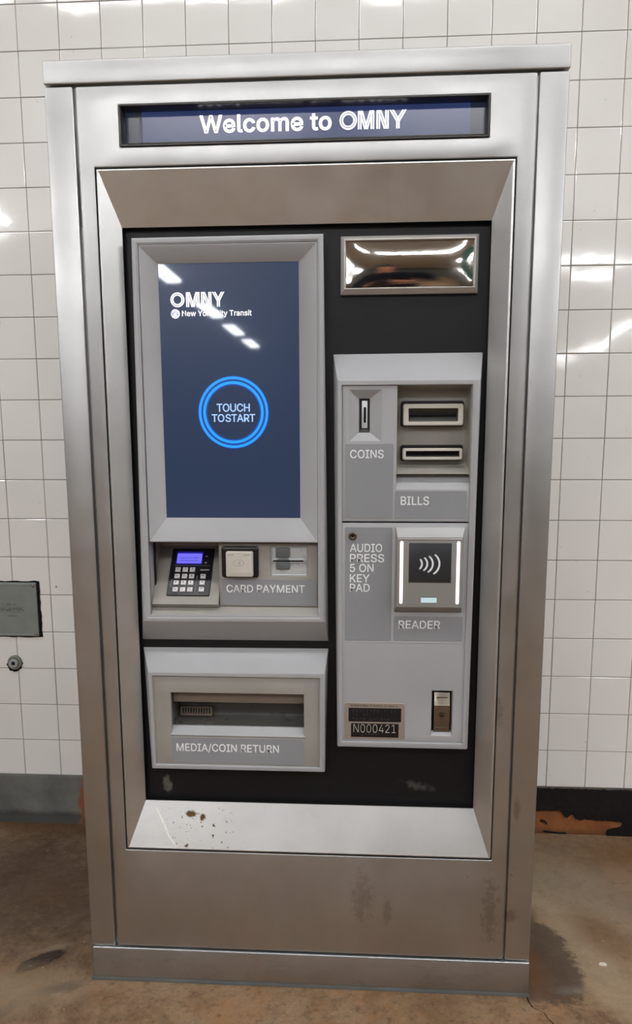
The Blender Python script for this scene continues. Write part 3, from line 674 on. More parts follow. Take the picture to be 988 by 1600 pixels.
b = MB()
b.loft([rect(-448, 448, 4, 1756, 687), rect(-448, 448, 4, 1756, 14), rect(-388, 390, 82, 1712, 14), rect(-388, 390, 82, 1712, 200)], True, True)
b.build('cabinet_body', M_STEEL, ROOT, bevel=2)
MB().loft([rect(-449, -399, 76, 1717, 30), rect(-449, -399, 76, 1717, 0)], True, True).build('corner_post', M_STEEL, ROOT, bevel=3, seg=3)
MB().loft([rect(400, 449, 77, 1717, 30), rect(400, 449, 77, 1717, 0)], True, True).build('corner_post', M_STEEL_DOOR, ROOT, bevel=3, seg=3)
MB().box(-449.5, 449.5, -2, 30, 1720, 1758.5).build('top_cap', M_STEEL, ROOT, bevel=3, seg=3)
pl = MB().box(-446, 449.5, -4, 30, 8, 75.5).build('plinth', steel('scuffed_plinth_steel', (182, 184, 186), .4, grime=True), ROOT, bevel=3, seg=3)
MB().loft([[(-452, -5, 0), (452, -5, 0), (452, 40, 0), (-452, 40, 0)], [(-448, -2.5, 9), (449, -2.5, 9), (449, 40, 9), (-448, 40, 9)]], True, True).build('sealant_bead', paint('grey_sealant', (92, 92, 90), .8, .2, .15, .3), ROOT, bevel=1)
MB().plate([-393.5, 396], [78.5, 1716], [(-319, 319, 1617, 1685), (-366.5, 367, 293, 1585)], 0, 20).build('door_panel', M_STEEL_DOOR, ROOT, bevel=2.2, seg=3)
# small grey hinge pad in the left gap
MB().box(-398.2, -394.6, 10, 14, 1490, 1580).build('gap_seal', M_LABEL, ROOT)

# recess: lip and four sloping reveals down to the face plate
RI = (-331, 332.5, 386, 1492)      # inner edge of the reveals, 32 mm in
b = MB()
b.loft([rect(-364, 365, 296, 1582.5, 18), rect(-364, 365, 296, 1582.5, 2), rect(-363, 364, 297, 1581.5, .6), rect(-361, 362, 299, 1579.5, 0), rect(-359.5, 360.5, 300.5, 1578, .6),
        rect(*RI, 32), rect(*RI, 34), rect(-364, 365, 296, 1582.5, 34)], loop=True)
b.build('recess_surround', M_STEEL_SILL, ROOT)
MB().loft([rect(*RI, 34.2), rect(*RI, FP - 22), rect(-345, 345, 370, 1510, FP - 22), rect(-345, 345, 370, 1510, 34.2)], loop=True).build('recess_liner', M_GAP, ROOT)

# ---------------- header sign
b = MB()
b.loft([rect(-318.5, 318.5, 1617.5, 1684.5, 22), rect(-318.5, 318.5, 1617.5, 1684.5, -2), rect(-316.5, 316.5, 1619.5, 1682.5, -2), rect(-315, 315, 1623, 1682, 1), rect(-314, 314, 1624, 1681, 24)], loop=True)
b.build('sign_frame', paint('dark_grey_frame', (74, 72, 70), .35, .5, .06, 0, .6), ROOT, bevel=.5)
m, nt, p = newmat('sign_screen'); p.inputs['Base Color'].default_value = (.012, .014, .02, 1); p.inputs['Roughness'].default_value = .2
x_, y_, z_ = coords(nt)
lit = mth(nt, 'MULTIPLY', mth(nt, 'GREATER_THAN', z_, 1.6325), mth(nt, 'LESS_THAN', mth(nt, 'ABSOLUTE', x_), .289))
nt.links.new(mixc(nt, lit, lin(28, 34, 48), lin(42, 53, 94)), p.inputs['Emission Color'])
nt.links.new(mapr(nt, noise(nt, 6, 5, .6, (1, 1, 4)), .3, .7, .8, 1.1), p.inputs['Emission Strength'])
SIGN = MB().box(-316, 316, 24, 30, 1620, 1684).build('sign_screen', m, ROOT)
M_GLOW = glow('white_sign_light', (255, 255, 255), 1.6)
text('Welcome to', -182, 50, 1644, 1673, 23.6, M_GLOW, SIGN, 'sign_lettering', bold=17, track=10)
flat('sign_logo_lettering', logo_groups((64, 94), (96, 124), (128, 149), (151, 179), 1643.5, 1673, 2.3, 1.5), 23.6, M_GLOW, SIGN)
MB().box(-289.5, -285, 22.8, 23.8, 1631, 1681).build('matrix_edge', paint('matrix_edge_grey', (96, 104, 110), .4), SIGN)

# ---------------- face plate and the fittings on it
FIT = fitted()
MB().plate([-346, 344], [350, 1520], [(-303, 20, 777, 1400), (-300, 15, 480, 640), (80, 318, 970, 1220)], FP, FP + 8).build('face_plate', M_PLATE, ROOT)
# touchscreen housing
b = MB()
b.loft([quad((-323, 1478), (33, 1480), (42, 716), (-335, 715), FP),
        quad((-317, 1476), (34.5, 1477), (36, 760), (-323.5, 757), 40.5), quad((-314, 1473), (32, 1474), (33.5, 762.5), (-320.5, 760), F),
        quad((-309, 1467), (26, 1468), (29, 768), (-314.5, 766), F), quad((-307.5, 1465.5), (24.5, 1466.5), (27.5, 770), (-312.5, 768), 39.6),
        quad((-306, 1464), (23.2, 1465), (23.2, 774), (-308, 772), 39.6), quad((-304, 1463), (22, 1464), (22, 776), (-306, 775), FP)], loop=True)
b.build('touchscreen_housing', M_GREY, ROOT, bevel=.8)
b = MB()
b.loft([rect(-304.5, 22.5, 917, 1463.5, 66), rect(-305, 23, 917, 1464, 41), rect(-303.5, 21.5, 919, 1462.5, 40.2), rect(-274.5, -12, 962.5, 1434.5, 59), rect(-274, -12.5, 963, 1434, 66)], loop=True)
b.build('screen_bezel', M_GREY, ROOT, bevel=.6)
m, nt, p = newmat('touch_glass')
p.inputs['Base Color'].default_value = (.012, .016, .026, 1); p.inputs['Roughness'].default_value = .03
p.inputs['Coat Weight'].default_value = .7; p.inputs['Coat Roughness'].default_value = .28; p.inputs['Coat IOR'].default_value = 1.6; p.inputs['Coat Tint'].default_value = (.9, .95, 1, 1)
p.inputs['Emission Color'].default_value = lin(33, 51, 82); p.inputs['Emission Strength'].default_value = .75
SCRN = MB().box(-275.5, -11, 60.5, 65, 961.5, 1435.5).build('touchscreen', m, ROOT)
M_SCRW = glow('screen_white', (255, 255, 255), 1.2)
flat('logo_lettering', logo_groups((-253, -226.5), (-223.5, -198), (-195, -175.5), (-174, -151.5), 1357, 1383.5, 2.3, 1.1), 60.2, M_SCRW, SCRN, .4)
text('New York City Transit', -232, -100.5, 1340.5, 1350.5, 60.2, M_SCRW, SCRN, 'transit_lettering', bold=12, track=6, depth=.4)
d = flat('agency_disc', [[ringpts(-244.5, 1345, 8.4)]], 60.2, M_SCRW, SCRN, .4)
text('MTA', -251.5, -238.5, 1341, 1349.5, 59.9, glow('screen_navy', (58, 110, 180), .8), SCRN, 'agency_lettering', bold=14, depth=.3)
CX, CZ = -138.5, 1163.5
flat('touch_ring', [[ringpts(CX, CZ, 68.3, 72), ringpts(CX, CZ, 50.2, 72)]], 60.25, glow('ring_deep_blue', (4, 74, 168), .9), SCRN, .3)
M_RING = glow('ring_blue', (30, 150, 255), 1.15)
flat('touch_ring', [[ringpts(CX, CZ, 66.6, 72), ringpts(CX, CZ, 62, 72)]], 60.05, M_RING, SCRN, .3)
flat('touch_ring', [[ringpts(CX, CZ, 58, 72), ringpts(CX, CZ, 53, 72)]], 60.05, M_RING, SCRN, .3)
M_TOUCH = glow('screen_pale_blue', (170, 205, 255), 1.0)
text('TOUCH', -170.5, -107, 1165, 1180, 60.2, M_TOUCH, SCRN, 'touch_lettering', bold=12, track=-22, depth=.4)
text('TO START', -180.5, -97, 1146, 1160.5, 60.2, M_TOUCH, SCRN, 'touch_lettering', bold=12, track=-22, depth=.4, space=70)

# card bay under the screen
b = MB()
b.loft([rect(-307, 23, 771, 917, 41), rect(-307, 23, 772.5, 916.5, 42), rect(-307, 23, 789.5, 916, 60), rect(-306, 22, 792, 912, 128)], False, True)
bay = b.build('card_bay', M_BAY, ROOT)
# slanted keypad terminal
L_ = math.hypot(70, 86)
ax = Vector((0, 70 / L_, 86 / L_)); nrm = Vector((0, -86 / L_, 70 / L_))
KX = Matrix(((1, 0, 0, 0), (0, -nrm.y, ax.y, 45), (0, -nrm.z, ax.z, 796), (0, 0, 0, 1)))   # local x, depth, slope-length
KP = MB().loft([rect(-306, -174, -3, 150, 14), rect(-306, -174, -3, 150, 0)], True, True).build('keypad_panel', M_BAY, ROOT, bevel=1, xf=KX)
rplate(-279, -193, 15, 124, -3, 2, 2, .8).build('keypad_face', M_BLACK, KP, xf=KX)
rplate(-269, -215, 86, 115.5, -3.8, 0, 1, .4).build('keypad_display', glow('display_rim_blue', (34, 26, 150), .7), KP, xf=KX)
rplate(-267, -216.5, 88, 111, -4.4, 0, 1.5, .3).build('keypad_display', glow('display_blue', (118, 112, 255), .95), KP, xf=KX)
text('Welcome to OMNY', -261, -222, 99, 102, -4.6, glow('display_ink', (40, 30, 150), .5), KP, 'display_lettering', depth=.2, xf=KX)
MB().box(-261, -222, -4.7, -4.4, 93.5, 94.3).build('display_rule', bpy.data.materials['display_ink'], KP, xf=KX)
MB().box(-272, -199, -3.6, -2, 82.4, 83.4).build('trim_line', M_MIDGREY, KP, xf=KX)
M_KEY = paint('silver_key', (214, 212, 214), .3, .6, .05)
M_INK = paint('key_ink', (70, 72, 76), .5)
rows = ((68, '123'), (53, '456'), (38, '789'), (22.5, None))
for v0, digs in rows:
    for k, x0 in enumerate((-267.5, -252.5, -238)):
        key = MB().loft([rect(x0, x0 + 10.8, v0, v0 + 10, -2), rect(x0, x0 + 10.8, v0, v0 + 10, -5), rect(x0 + 1, x0 + 9.8, v0 + 1.5, v0 + 9.3, -6.2)], True, True).build('key', M_KEY, KP, bevel=.4, xf=KX)
        if digs: text(digs[k], x0 + 3.8, x0 + 6.8, v0 + 3.4, v0 + 7.6, -6.3, M_INK, KP, 'key_digit', depth=.2, xf=KX, bold=10)
        elif k == 1: text('0', x0 + 3.8, x0 + 7, v0 + 3.4, v0 + 7.6, -6.3, M_INK, KP, 'key_digit', depth=.2, xf=KX, bold=10)
        else: MB().box(x0 + 3.2, x0 + 7.4, -6.4, -6, v0 + 4.6, v0 + 6.2).build('key_mark', M_INK, KP, xf=KX)
for v0 in (53, 38, 23):
    x0 = -215
    key = MB().loft([rect(x0, x0 + 10.8, v0, v0 + 10, -2), rect(x0, x0 + 10.8, v0, v0 + 10, -5), rect(x0 + 1, x0 + 9.8, v0 + 1.5, v0 + 9.3, -6.2)], True, True).build('key', M_KEY, KP, bevel=.4, xf=KX)
    MB().box(x0 + 2.8, x0 + 8, -6.4, -6, v0 + 5.4, v0 + 6.8).build('key_mark', M_INK, KP, xf=KX)
MB().box(-223, -220.5, -4, -2, 20, 60).build('trim_line', M_MIDGREY, KP, bevel=.3, xf=KX)
MB().box(-273.5, -270.5, -4, -2, 33, 51).build('trim_line', M_MIDGREY, KP, bevel=.3, xf=KX)
MB().box(-217, -199, -3.4, -2, 72, 74.6).build('nameplate', M_SILVER, KP, xf=KX)
for v0 in (89, 104): MB().box(-210, -205.5, -3.8, -2, v0, v0 + 2).build('indicator', M_KEY, KP, xf=KX)

FIT = fitted() @ Matrix.Translation((0, 11, 0))
# card payment plate: contactless pad, card slot, label
b = MB().plate([-172.5, 21.8], [788.5, 914], [(-70.5, 1.5, 849, 907.5)], 44, 110)
CP = b.build('card_payment_plate', M_BAY, ROOT, bevel=1.8)
MB().loft([rrect(-166, -94, 847, 908, 44, 5), rrect(-166, -94, 847, 908, 40, 5), rrect(-164, -96, 849, 906, 38, 5), rrect(-160, -100, 852, 902, 37.6, 4)], True, True).build('contactless_pad', M_BLACK, CP, smooth=True)
pad = MB().loft([rrect(-156, -103.5, 850, 899, 38, 3), rrect(-156, -103.5, 850, 899, 30, 3), rrect(-154.5, -105, 857, 897.5, 28, 3)], True, True).build('contactless_pad', M_CREAM, CP, smooth=True)
# contactless symbol on the pad: hand oval with waves
G = []
def ell(x, z, a, c, n=36): return [(x + a * math.cos(2 * math.pi * i / n), z + c * math.sin(2 * math.pi * i / n)) for i in range(n)]
G.append([ell(-131, 877, 11, 6.5), ell(-131, 877, 10.3, 5.9)])
for rr in (2.2, 4, 5.8):
    pts = [(-133 + rr * math.cos(math.radians(a)), 877 + rr * math.sin(math.radians(a))) for a in range(-55, 56, 10)]
    G.append([pts + [(-133 + (rr - .7) * math.cos(math.radians(a)), 877 + (rr - .7) * math.sin(math.radians(a))) for a in range(55, -56, -10)]])
M_PALE = paint('pale_grey_print', (150, 148, 144), .5)
flat('contactless_symbol', G, 27.9, M_PALE, CP, .3)
for xa, xb in ((-152, -141), (-121, -109)): MB().box(xa, xb, 27.6, 28.2, 892, 893.6).build('pad_print', M_PALE, CP)
b = MB()
b.loft([rect(-70.5, 1.5, 849, 907.5, 47), rect(-69, 0, 850.5, 906, 46), rect(-67.5, -1.5, 852, 904.5, 49)], False, True)
b.loft([rrect(-67.8, -30, 852.5, 905, 49.2, 3), rrect(-64, -32, 856, 902, 55, 3)], False, True)
SL = b.build('card_slot', M_SILVER, CP)
MB().loft([rrect(-60, -33, 885.5, 905, 52, 3), rrect(-60, -33, 885.5, 905, 45, 3)], True, True).build('slot_guide', M_MIDGREY, CP, bevel=.6)
MB().loft([rrect(-60, -33, 862.5, 882.5, 52, 3), rrect(-60, -33, 862.5, 882.5, 45, 3)], True, True).build('slot_guide', M_MIDGREY, CP, bevel=.6)
MB().loft([rrect(-36, -4, 874.5, 883.5, 50, 2.5), rrect(-36, -4, 874.5, 883.5, 45.5, 2.5)], True, True).build('slot_lip', M_SILVER, CP, bevel=.6)
MB().loft([rrect(-68, -55, 875, 884, 50, 2.5), rrect(-68, -55, 875, 884, 45.5, 2.5)], True, True).build('slot_lip', M_SILVER, CP, bevel=.6)
MB().box(-66, -6, 44.6, 50, 877.8, 880.4).build('slot_opening', M_GAP, CP)
lb = rplate(-168, 19, 791, 843, 43.5, 45, 2, .4).build('card_label', M_LABEL, CP)
text('CARD PAYMENT', -158.5, -4, 816.5, 831.5, 43.2, M_WHITE, CP, bold=7)
braille(['card pay'], -155, 806, 43.5, M_BRAILLE, CP, 8)

FIT = fitted()
# ---------------- media and coin return
b = MB()
b.loft([quad((-334, 699), (42, 701), (35.5, 455), (-318, 455), FP), quad((-318, 658), (36, 660), (36, 454), (-317.5, 453), 40), quad((-316.5, 655), (34.5, 657), (34.5, 453), (-316, 452.5), F),
        rect(-310, 26, 460.5, 648.5, F), rect(-309, 25, 461.5, 647.5, 42.5), rect(-309, 25, 461.5, 647.5, FP)], loop=True)
MR = b.build('return_housing', M_GREY, ROOT, bevel=.8)
MRP = MB().plate([-309.5, 25.5], [461, 648], [(-274.5, -6, 524, 613)], 42.5, 52).build('return_panel', M_BAY, ROOT, bevel=.8)
b = MB()
b.loft([rect(-274.5, -6, 524, 613, 51), rect(-276, -4, 533, 614, 54), rect(-276, -4, 540, 614, 120)], False, True)
b.build('return_tray', M_TRAY, MRP)
MB().loft([[(-274, 60, 614), (-274, 60, 588), (-274, 64, 586), (-274, 66, 614)], [(-6.5, 60, 614), (-6.5, 60, 588), (-6.5, 64, 586), (-6.5, 66, 614)]], True, True).build('return_flap', M_HOOD, MRP, bevel=.6)
MB().loft([[(-277, 42, 522), (-277, 41, 524.5), (-276, 53, 540), (-276, 58, 540), (-277, 58, 522)], [(-4, 42, 522), (-4, 41, 524.5), (-5, 53, 540), (-5, 58, 540), (-4, 58, 522)]], True, True).build('return_lip', M_GREY, MRP, bevel=.7)
holes = [(-266 + i * 5.6, -262.4 + i * 5.6, 549, 561) for i in range(11)]
MB().plate([-269.5, -203], [544, 564], holes, 100, 106).build('coin_grille', M_HOOD, MRP)
rplate(-274, -7.5, 465, 519.5, 42, 43, 2, .4).build('return_label', M_LABEL, MRP)
text('MEDIA/COIN RETURN', -266, -57, 490, 506, 41.7, M_WHITE, MRP, bold=7)
braille(['media/coin return'], -264, 481, 42, M_BRAILLE, MRP, 7.4)

# ---------------- security mirror
b = MB()
b.loft([rect(65, 315, 1375, 1477, FP + 1), rect(65, 315, 1375, 1477, 62), rect(72, 308.5, 1383.5, 1470, 54.5), rect(74, 307, 1385.5, 1468, 54.5), rect(75, 306, 1386.5, 1467, FP + 1)], loop=True)
MIR = b.build('mirror_frame', paint('satin_aluminium', (182, 180, 176), .4, .5, .03, 0, .5), ROOT, bevel=.5)
b = MB(); NX, NZ = 36, 18
V = [[b.bm.verts.new((74.5 + 232 * i / NX, 60 - 5 * (1 - (2 * i / NX - 1) ** 4) * (1 - (2 * j / NZ - 1) ** 2), 1386 + 81.5 * j / NZ)) for j in range(NZ + 1)] for i in range(NX + 1)]
for i in range(NX):
    for j in range(NZ): b.bm.faces.new((V[i][j], V[i + 1][j], V[i + 1][j + 1], V[i][j + 1]))
b.build('mirror_glass', M_CHROME, MIR, smooth=True)

# ---------------- payment housing on the right
b = MB()
b.loft([quad((51, 1270), (329, 1271), (319, 510), (60, 511), FP), quad((60, 1222), (322.5, 1222), (318.5, 509), (60.5, 509), 40.5), quad((62, 1219), (320, 1219), (316.5, 507.5), (62.5, 508), F),
        quad((68, 1211.5), (309, 1211.5), (309, 518), (69.5, 518), F), quad((69, 1210.5), (308, 1210.5), (308, 519), (70.5, 519), 41.5), quad((69, 1210.5), (308, 1210.5), (308, 519), (70.5, 519), FP)], loop=True)
b.build('payment_housing', M_GREY, ROOT, bevel=.8)
PP = MB().plate([69.5, 308.5], [958.5, 1211], [(82.5, 141.5, 1109, 1202.5), (171, 310, 1019, 1212)], 42, 56).build('payment_panel', M_GREY, ROOT, bevel=.8)
SP = MB().plate([69.5, 308.5], [518.5, 955.5], [(246, 287.5, 533, 626)], 41.5, 56).build('service_panel', M_GREY, ROOT, bevel=.8)
# coin slot: four-sided funnel with a black insert
b = MB()
b.loft([rect(82.5, 141.5, 1109, 1202.5, 42), rect(100.5, 120.5, 1125, 1187.5, 53), rect(100.5, 120.5, 1125, 1187.5, 60)], False, True)
b.build('coin_funnel', M_GREY, PP)
MB().loft([rrect(101, 120, 1125.5, 1187, 57, 1), rrect(101, 120, 1125.5, 1187, 52.5, 1), rrect(104.5, 117, 1131, 1184.5, 53.5, 1)], True, True).build('coin_insert', M_BLACK, PP)
ci = MB().loft([rrect(105.5, 116, 1133, 1183.5, 57, 1), rrect(105.5, 116, 1133, 1183.5, 52.6, 1)], True, True).build('coin_insert', M_SILVER, PP, bevel=.5)
MB().loft([rrect(109, 113.4, 1143, 1172, 54, 2), rrect(109, 113.4, 1143, 1172, 52.2, 2)], True, True).build('coin_opening', M_GAP, PP)
rplate(75, 165, 965, 1104, 41.5, 43, 3, .4).build('coin_label', M_LABEL, PP)
text('COINS', 84, 147, 1077.5, 1093, 41.2, M_WHITE, PP, bold=7)
braille(['coins'], 86, 1061, 41.5, M_BRAILLE, PP, 7)
# bill recess
M_THROAT = paint('bill_throat', (84, 84, 80), .35, .5, .05)
b = MB()
b.loft([rrect(171, 308, 1048, 1211, 43, 1, 3), rrect(171.5, 307, 1049, 1211, 44, 1, 3), rrect(173, 305, 1062, 1206, 76, 6, 3), rrect(175, 302, 1066, 1203, 80, 6, 3)], False, True)
b.build('bill_recess', M_BAY, PP, smooth=False)
MB().loft([[(170.5, 42, 1018.8), (170.5, 60, 1047), (170.5, 60, 1018.8)], [(308.5, 42, 1018.8), (308.5, 60, 1047), (308.5, 60, 1018.8)]], True, True).build('bill_sill', M_GREY, PP)
for (za, zb, ha, hb, xa, xb) in ((1137.5, 1177.5, 1145, 1169.5, 193, 285.5), (1073.5, 1095.5, 1079.5, 1090.5, 189, 290)):
    rplate(179, 297.5, za - 2, zb + 6, 74, 80, 5, .8).build('slot_surround', M_BLACK, PP)
    MB().loft([rrect(183, 295.5, za, zb, 78, 4), rrect(183, 295.5, za, zb, 61, 4), rrect(184.5, 294, za + 1.5, zb - 1.5, 59.5, 3), rrect(xa, xb, ha, hb, 59.5, 1.5), rrect(xa, xb, ha, hb, 64, 1.5), rrect(xa, xb, ha, hb, 78, 1.5)], loop=True).build('bill_slot', M_CREAM, PP)
    MB().loft([rect(xa + .2, xb - .2, ha + .2, hb - .2, 63), rect(xa + 3, xb - 3, (ha + hb) / 2 - 2, (ha + hb) / 2 + 2, 76)], False, True).build('bill_opening', M_THROAT, PP)
    MB().box(xa + 3, xb - 3, 70, 77, (ha + hb) / 2 - 1.6, (ha + hb) / 2 + .8).build('bill_opening', M_GAP, PP)
rplate(169.5, 303, 965, 1016.5, 41.4, 43, 2.5, .4).build('bill_label', M_LABEL, PP)
text('BILLS', 180, 233, 990, 1006, 41.1, M_WHITE, PP, bold=7)
braille(['bills'], 184, 981, 41.4, M_BRAILLE, PP, 8)

# audio label and jack
rplate(75, 165, 725.5, 947.5, 41, 42.5, 2.5, .4).build('audio_label', M_LABEL, SP)
for s, z0, x1 in (('AUDIO', 900, 146), ('PRESS', 880.3, 150), ('5 ON', 861, 130), ('KEY', 841, 122.5), ('PAD', 822.5, 123)):
    text(s, 84.5, x1, z0, z0 + 15.6, 40.7, M_WHITE, SP, bold=7)
braille(['audio', 'press 5', 'on key pad'], 86, 812, 41, M_BRAILLE, SP, 6.6, row=9)
MB().loft([circ(89.5, 931, 7.6, 42), circ(89.5, 931, 7.6, 37), circ(89.5, 931, 5.6, 36), circ(89.5, 931, 3.2, 36.6), circ(89.5, 931, 3, 42)], True, True).build('audio_jack', M_BRASS, SP, bevel=.3)
MB().cyl(89.5, 931, 3, 36.9, 41).build('jack_hole', M_GAP, SP)
# tap reader
b = MB()
b.loft([quad((171, 947), (301, 947.5), (299.5, 783), (170, 783), 42), quad((171, 946), (300.5, 946.5), (299.5, 784), (170, 784), 39), quad((174, 929), (296, 929.5), (296.5, 797), (173.5, 797), 20)], True, True)
RD = b.build('tap_reader', paint('warm_grey_plastic', (140, 138, 134), .38, .5, .03), ROOT, bevel=1.6, seg=3)
MB().loft([quad((170.5, 948.5), (301.5, 949), (301.5, 944), (170.5, 944), 41.5), quad((171.5, 947.5), (300.5, 948), (299, 943), (172.5, 943), 33), quad((174.5, 930.5), (295.5, 931), (295.5, 927.5), (174.5, 927.5), 18.5), quad((174.5, 928), (295.5, 928), (295.5, 926), (174.5, 926), 22)], True, True).build('reader_hood', paint('light_grey_plastic', (172, 172, 171), .4), RD, bevel=.5)
M_STRIP = glow('strip_light_pinkish', (255, 236, 240), 1.7)
for x0 in (179.2, 285.2):
    MB().loft([rrect(x0, x0 + 6, 804, 924, 21, 2.9), rrect(x0, x0 + 6, 804, 924, 19.4, 2.9)], True, True).build('light_strip', M_STRIP, RD)
MB().box(196, 275.5, 19.4, 21, 845, 920.5).build('reader_pad', paint('reader_black', (44, 46, 50), .4), RD, bevel=.3)
G = []
for ap, R, half in ((222.3, 14.5, 9.6), (232.2, 17, 12.8), (242.6, 20, 16), (255, 23.7, 19)):
    th = math.asin(half / R); cx = ap - R; ti = math.radians(3)
    A = [-th - ti + 2 * th * i / 16 for i in range(17)]
    G.append([[(cx + (R + 0) * math.cos(a), 881 + R * math.sin(a)) for a in A] + [(cx + (R - 3.4) * math.cos(a), 881 + (R - 3.4) * math.sin(a)) for a in A[::-1]]])
    for a in (A[0], A[-1]): G.append([ringpts(cx + (R - 1.7) * math.cos(a), 881 + (R - 1.7) * math.sin(a), 1.7, 12)])
flat('contactless_symbol', G, 19.2, M_WHITE, RD, .4)
MB().box(220, 249.5, 19, 21, 806.5, 818.5).build('reader_window', glow('window_white', (214, 236, 240), .75), RD, bevel=.4)
MB().box(220, 249.5, 18.8, 19.4, 816.5, 818.5).build('window_shade', M_MIDGREY, RD)
rplate(170, 302, 726, 775, 41, 42.5, 2.5, .4).build('reader_label', M_LABEL, SP)
text('READER', 179.5, 259.5, 750.5, 766.5, 40.7, M_WHITE, SP, bold=7)
braille(['reader'], 182, 741, 41, M_BRAILLE, SP, 6)
MB().loft([rect(70.5, 303, 721.6, 723.4, 41.6), rect(70.5, 303, 721.9, 723.1, 41)], True, True).build('panel_rib', M_GREY, SP)

# number plate
NP = rplate(75, 194.5, 524, 599, 40.5, 42.5, 6, .6).build('number_plate', paint('plate_metal', (158, 148, 138), .4, .5, .05, 0, .3), SP)
rplate(83, 187, 560, 588.5, 40.2, 41.5, 1.5, .2).build('number_plate_field', M_BLACK, SP)
rplate(88, 182.3, 528, 556.5, 40.2, 41.5, 1.5, .2).build('number_plate_field', M_BLACK, SP)
text('N000421', 93, 176.5, 538, 554.5, 40, M_CREAM, SP, 'plate_lettering', bold=-14)
braille(['problems call', '1234567', 'coin reader'], 92, 584, 40.2, M_MIDGREY, SP, 6.9, 2, .6, .4, 8.6)
braille(['#000421'], 110, 535.5, 40.2, M_MIDGREY, SP, 6.6, 1.9, .6, .4)
text('PROBLEMS CALL', 88, 182, 591.5, 595, 40.3, M_BRASS, SP, 'plate_lettering', depth=.2)

# latch with lock
b = MB()
b.loft([rect(246, 287.5, 533, 626, 42), rect(247.5, 286, 540, 624.5, 49), rect(247.5, 286, 540, 624.5, 60)], False, True)
b.build('latch_pocket', M_GREY, SP)
MB().box(248, 285.5, 57, 60, 540, 624.5).build('latch_pocket', M_GAP, SP)
LT = MB().loft([[(251.5, 56, 622), (251.5, 49, 620), (251.5, 44, 597), (251.5, 43, 595), (251.5, 43, 562), (251.5, 46, 556), (251.5, 46, 540.5), (251.5, 56, 540.5)],
                [(282.5, 56, 622), (282.5, 49, 620), (282.5, 44, 597), (282.5, 43, 595), (282.5, 43, 562), (282.5, 46, 556), (282.5, 46, 540.5), (282.5, 56, 540.5)]], True, True).build('latch', M_STEEL_DARK, SP, bevel=.8)
MB().box(255, 279, 44.8, 47, 547, 549.5).build('latch_rib', M_STEEL_DARK, SP, bevel=.4)
MB().loft([[(256, 48.2, 612), (256, 46.6, 611), (256, 46.4, 609), (256, 48, 609)], [(278, 48.2, 612), (278, 46.6, 611), (278, 46.4, 609), (278, 48, 609)]], True, True).build('latch_rib', M_STEEL_DARK, SP)
MB().loft([circ(266.5, 577, 10, 44), circ(266.5, 577, 10, 42.4), circ(266.5, 577, 8.6, 42.2), circ(266.5, 577, 8, 43.5), circ(266.5, 577, 7, 43.5), circ(266.5, 577, 6.6, 41.6), circ(266.5, 577, 4.2, 41.4), circ(266.5, 577, 4, 43)], True, True).build('lock_cylinder', M_STEEL_DARK, SP)
MB().loft([[(263.6, 42.6, 575.2), (269.4, 42.6, 575.2), (268.4, 42.6, 578.6), (266.5, 42.6, 580), (264.6, 42.6, 578.6)], [(263.6, 41.2, 575.2), (269.4, 41.2, 575.2), (268.4, 41.2, 578.6), (266.5, 41.2, 580), (264.6, 41.2, 578.6)]], True, True).build('lock_core', M_STEEL_DARK, SP, bevel=.3)

FIT = None
# ------------------------------------------------------------------ things on the wall and the floor
CVR = tag(empty('junction_box_cover', (-.93, .690, .637)), 'grey-green cast metal junction box cover plate screwed to the white tiles left of the machine', 'cover plate')
inv = Matrix.Translation((930, -690, -637))
M_CAST = paint('cast_grey_metal', (134, 140, 135), .5, .5, .12, .5, .2)
M_MARK = paint('cast_metal_shaded', (104, 110, 106), .5, .5, .12, .5, .2)  # same cast metal darkened: shading of the relief painted into its colour
def ragged(x0, x1, z0, z1, amp):
    out = []
    for (xa, za), (xb, zb) in (((x0, z0), (x1, z0)), ((x1, z0), (x1, z1)), ((x1, z1), (x0, z1)), ((x0, z1), (x0, z0))):
        n = 16
        for i in range(n): out.append((xa + (xb - xa) * i / n + random.uniform(-amp, amp) + 930, za + (zb - za) * i / n + random.uniform(-amp, amp) - 637))
    return out
flat('mortar_gap', [[ragged(-1074, -806, 557, 720, 1.4)]], 0, M_GAP, CVR, 2)
MB().loft([rrect(-1070, -814, 561, 716, 690, 4), rrect(-1070, -814, 561, 716, 684, 4), rrect(-1068.5, -815.5, 562.5, 714.5, 683, 3), rrect(-1064, -820, 566, 709, 682.6, 3), rrect(-1062.5, -821.5, 567.5, 707.5, 683.6, 3)], True, True).build('cover_plate', M_CAST, CVR, xf=inv)
for x in (-1062, -822):
    for z in (567.5, 707.5):
        MB().dome(x, z, 4.6, 683.2, 3.4, 14, 4).build('screw', M_STEEL_DARK, CVR, smooth=True, xf=inv)
text('TYPE I', -901, -874, 617.5, 622.5, 683.4, M_MARK, CVR, 'embossed_lettering', depth=1.2, xf=inv)
b = MB()
b.box(-1000, -850, 683, 684.5, 645.5, 646.5).box(-1000, -850, 683, 684.5, 631.5, 632.5)
xx = -1000
while xx < -856:
    w_ = random.choice((2, 4, 5, 6)); b.box(xx, xx + w_, 683, 684.5, 634.5 + random.choice((0, 3)), 643.5 - random.choice((0, 3))); xx += w_ + 2
xx = -980
while xx < -870:
    w_ = random.choice((2, 3, 4)); b.box(xx, xx + w_, 683.1, 684.5, 650.5, 655.5); xx += w_ + random.choice((2, 2, 8))
b.build('embossed_worn_marks', M_MARK, CVR, xf=inv)

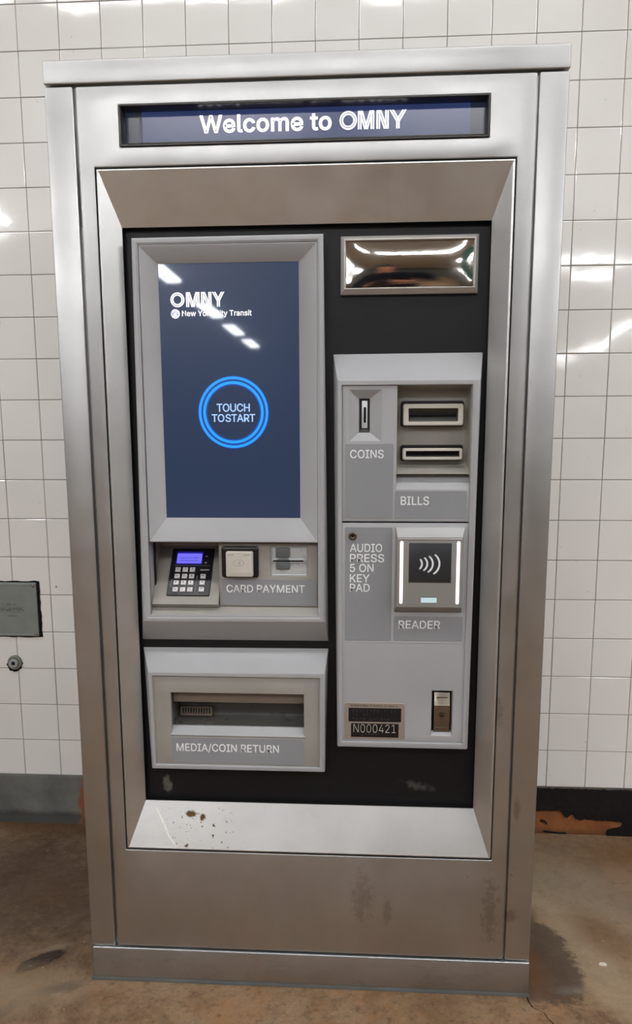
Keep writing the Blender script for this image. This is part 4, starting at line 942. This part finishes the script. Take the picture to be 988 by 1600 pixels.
PG = tag(empty('pipe_plug', (-.892, .690, .481)), 'round metal pipe plug in a chipped tile hole below the grey cover plate', 'pipe plug')
iv2 = Matrix.Translation((892, -690, -481))
G = [(26 * math.cos(a) * random.uniform(.86, 1.0) - (3 if math.sin(a) < 0 else 0), 26 * math.sin(a) * random.uniform(.9, 1.06)) for a in [2 * math.pi * i / 40 for i in range(40)]]
flat('chipped_hole', [[(x * .93, z * .93 - 3) for x, z in G]], 0, M_GAP, PG, 2)
M_GALV = paint('dull_galvanised', (140, 138, 126), .45, .5, .12, .2, .3)
MB().loft([circ(-892, 482, 20.5, 690), circ(-892, 482, 20.5, 684), circ(-892, 482, 18.5, 682), circ(-892, 482, 15, 682), circ(-892, 482, 14.5, 685)], True, True).build('collar', M_GALV, PG, bevel=.6, xf=iv2)
MB().loft([circ(-892, 482, 13.5, 688), circ(-892, 482, 13.5, 678), circ(-892, 482, 12, 676), circ(-892, 482, 8, 676)] , True, True).build('plug', paint('zinc', (172, 180, 182), .3, .6, .1, 0, .4), PG, bevel=.8, xf=iv2)
MB().box(-897, -887, 675.6, 680, 477, 487).build('socket', M_GAP, PG, bevel=.5, xf=iv2)

# litter on the floor
scr = MB()
pts = [(-9, -4), (-3, -6), (4, -5), (9, -1), (6, 4), (0, 5), (-7, 3)]
scr.loft([[(x, y, .3) for x, y in pts], [(x * .9, y * .9, 2.4 + .5 * random.random()) for x, y in pts]], True, True)
o = scr.build('paper_scrap', paint('dirty_white_paper', (214, 206, 190), .8, .2, .08), None)
o.location = (.629, .108, 0); o.rotation_euler = (0, 0, -.2)
tag(o, 'small dirty white paper scrap on the concrete floor right of the machine', 'paper scrap')
g = MB()
for i in range(120):
    x = random.choice((random.uniform(-900, -460), random.uniform(460, 1000), random.uniform(-460, 460))); y = random.uniform(-250, 640)
    if -460 < x < 460: y = random.uniform(-200, -12)
    r = random.uniform(.5, 1.5)
    P = [(x + r * math.cos(a) * random.uniform(.7, 1.3), y + r * math.sin(a) * random.uniform(.7, 1.3)) for a in [2 * math.pi * k / 6 for k in range(6)]]
    g.loft([[(px, py, 0.1) for px, py in P], [(x + (px - x) * .5, y + (py - y) * .5, r * .9) for px, py in P]], True, True)
o = g.build('grit', paint('pale_grit', (176, 166, 148), .8, .2, .2), None)
tag(o, 'tiny pale specks of grit scattered over the brown concrete floor', 'grit')
o['kind'] = 'stuff'
